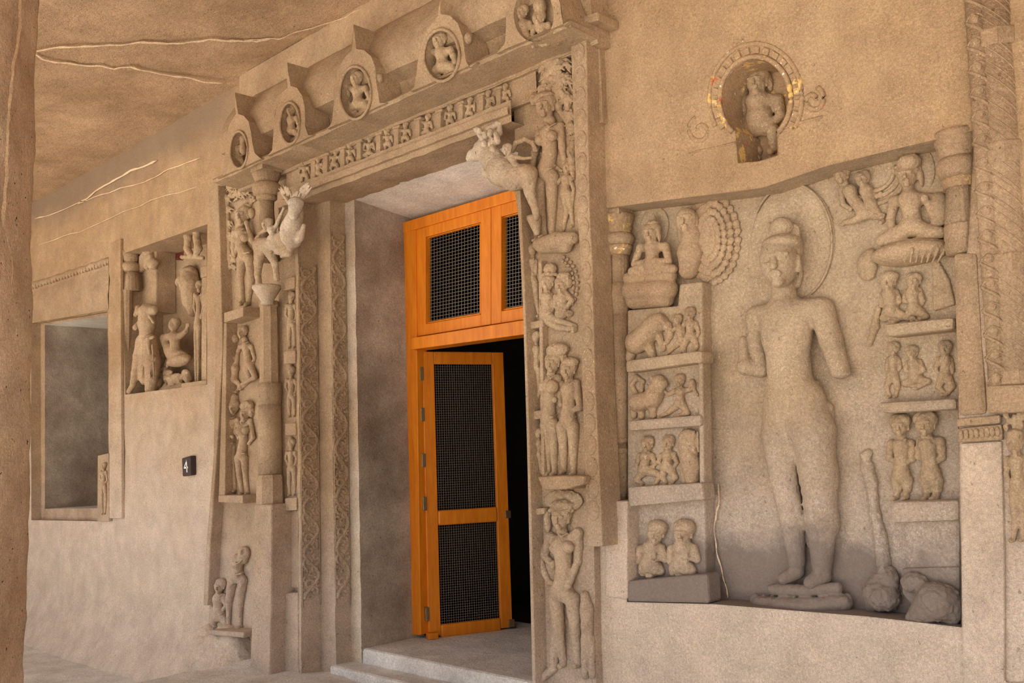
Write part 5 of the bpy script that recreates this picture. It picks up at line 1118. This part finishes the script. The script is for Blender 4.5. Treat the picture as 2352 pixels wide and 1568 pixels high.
for hx, hy, bx, py_, r, nm in ((2066, 978, 2070, 1088, 22, 'narrow shaggy-haired figure of the standing pair on the thick panel shelf'), (2124, 974, 2138, 1090, 25, 'broad shaggy-haired figure of the standing pair on the thick panel shelf')):
    B = Blob(YP); body(B, r, (hx, hy), (hx + 4, hy + 26), (bx, py_), [[(bx - 22, hy + 40), (bx - 28, hy + 74), (bx - 6, hy + 84, 12)], [(bx + 22, hy + 40), (bx + 26, hy + 76), (bx + 6, hy + 88, 12)]], [[(bx - 10, py_ + 14), (bx - 8, py_ + 34), (bx - 10, py_ + 50)], [(bx + 12, py_ + 14), (bx + 14, py_ + 34), (bx + 12, py_ + 50)]], th=.95)
    for i in range(16): B.e(hx + rng.uniform(-r, r) * .7 + 4, hy - r * .5 + rng.uniform(-r, r) * .35, 5, 6, 5, lift=r * .5)
    relief(B, 'standing_figure', nm, 'figure', rough=.8)
B = Blob(.06, .4).c([(2100, 1420), (2150, 1380)], [20, 44]).e(2180, 1390, 30, 46, 20).e(2100, 1338, 30, 24, 20); relief(B, 'broken_cone', 'broken cone of rock below the stepped panel shelves', 'rubble', m='panel', rough=1.4)

# right column of the panel and the entrance columns beyond it
rc = empty('ringed_column', P(2205, 900, 0)); tag(rc, 'stout half column with ringed cushion capital between the large panel and the garland column', 'column')
tp, bt = (2200, 300), (2228, 950)
lathe('bell', tp, bt, .06, [(304, 52), (314, 54), (318, 50), (322, 52), (332, 50), (338, 48), (362, 40), (366, 38)], 36, 'stone', rc)
lathe('cushion', tp, bt, .06, [(364, 42), (374, 48), (388, 50), (402, 46), (410, 40)], 36, 'stone', rc)
lathe('neck_ring', tp, bt, .06, [(408, 38), (414, 40), (420, 40), (426, 36), (432, 36)], 32, 'paint', rc)
lathe('fluted_shaft', tp, bt, .06, [(430, 32), (460, 32), (500, 37), (516, 37)], 36, 'stone', rc, True, .07)
lathe('carved_band', tp, bt, .06, [(515, 37), (520, 39), (548, 39), (552, 37), (562, 39), (572, 37), (584, 36)], 32, 'stone', rc)
prism('shaft', [(2186, 580), (2244, 578), (2256, 780), (2268, 952), (2198, 958), (2192, 760)], -.01, .16, 'stone', rc, .02)
tw = empty('twisted_column', P(2296, 900, -.03)); tag(tw, 'slim garland column wrapped in twisted leaf bands at the panel edge', 'column')
def axis(y): return 2238 + (2292 - 2238) * y / 895.
lathe('core', (axis(-60), -60), (axis(895), 895), -.02, [(-60, 21), (895, 20)], 20, 'stone', tw)
for i in range(17):
    y = -40 + i * 55
    pts = []; pts2 = []
    for t in np.linspace(-1.25, 1.25, 13):
        yy = y + 16 * t; c = P(axis(yy), yy, -.02); s = S(axis(yy), yy, -.02); a = -1.25 + t * 1.2
        pts.append(c + np.array([math.cos(a), math.sin(a), 0]) * 20 * s); yy2 = y + 24 + 12 * t * t
        c2 = P(axis(yy2), yy2, -.02); pts2.append(c2 + np.array([math.cos(a), math.sin(a), 0]) * 20 * s)
    tube('twist_band', pts, .007, 'stone', tw, 6); tube('leaf_rim', pts2, .0045, 'stone', tw, 6)
    Blob(-.02, .3).e(axis(y + 28) - 3, y + 28, 11, 13, 8, absw=17).build('leaf_boss', 'stone', tw, 1.8, .4, .2, 5)
sc_ = empty('spiral_column', P(2330, 900, -.05)); tag(sc_, 'faceted column with carved blocks and spiral bands at the wall end', 'column')
def ax2(y): return 2280 + (2338 - 2280) * y / 895.
lathe('shaft', (ax2(-60), -60), (ax2(900), 900), .03, [(-60, 44), (900, 46)], 16, 'stone', sc_, True)
for y0, y1 in ((76, 116), (332, 382), (585, 628), (850, 884)):
    m_ = (y0 + y1) / 2; lathe('carved_block', (ax2(y0), y0), (ax2(y1), y1), .03, [(y0, 48), (y0 + 4, 51), (y1 - 4, 51), (y1, 48)], 8, 'stone', sc_, False, 0, math.pi / 8)
for i in range(17):
    y = -80 + i * 62
    for dy, r_ in ((0, .003), (10, .002), (30, .003)):
        pts = []
        for t in np.linspace(-1, 1, 11):
            yy = y + dy + 46 * t; c = P(ax2(yy), yy, .03); s = S(ax2(yy), yy, .03); a = -1.28 + t * 1.05
            pts.append(c + np.array([math.cos(a), math.sin(a), 0]) * 44.5 * s)
        tube('spiral_band', pts, r_, 'stone', sc_, 5)
pb = empty('end_pilaster', P(2290, 1250, 0)); tag(pb, 'plain pilaster base with a carved flower band below the end columns', 'pilaster')
prism('base_block', [(2262, 885), (2420, 880), (2420, 945), (2266, 950)], -.06, .0, 'stone', pb, .012)
prism('flower_band', [(2196, 962), (2296, 952), (2296, 972), (2197, 980)], -.03, .0, 'stone', pb, .006)
prism('flower_band', [(2198, 984), (2300, 974), (2302, 1010), (2200, 1016)], -.025, .0, 'stone', pb, .006)
for i in range(8): Blob(-.025, .3).e(2207 + i * 12, 998 - i * 1.1, 6, 12, 4, absw=1.5).build('flower', 'stone', pb, 1.6, .4, None, 4)
prism('plain_face', [(2204, 1018), (2300, 1012), (2306, 1260), (2306, 1568), (2420, 1568), (2420, 1700), (2214, 1700), (2208, 1440)], -.018, .0, 'wall', pb, .01)
B = Blob(-.01); body(B, 17, (2330, 1024), (2334, 1042), (2338, 1110), [[(2316, 1056), (2312, 1090), (2320, 1104)], [(2354, 1056), (2360, 1090), (2350, 1110)]], [[(2330, 1130), (2332, 1190), (2328, 1236)], [(2348, 1130), (2350, 1190), (2350, 1236)]], th=1.1); B.e(2332, 1000, 18, 16, 16, lift=4); 
for i in range(16): B.e(rng.uniform(2306, 2352), rng.uniform(948, 992), 6, 10, 6, lift=4)
relief(B, 'pillar_figure', 'eroded standing figure under foliage on the end pilaster', 'figure', rough=.9)
for a, b in (((1664, 1030), (1672, 1100)), ((1672, 1100), (1660, 1180))): pass
vein([(1650, 1110), (1652, 1160), (1642, 1200), (1646, 1260), (1660, 1320), (1672, 1372)], 2.2, wb, lambda a, b: P(a, b, .138))
vein([(1368, 316), (1369, 340), (1368, 362)], 4, wb, lambda a, b: P(a, b, -.012))
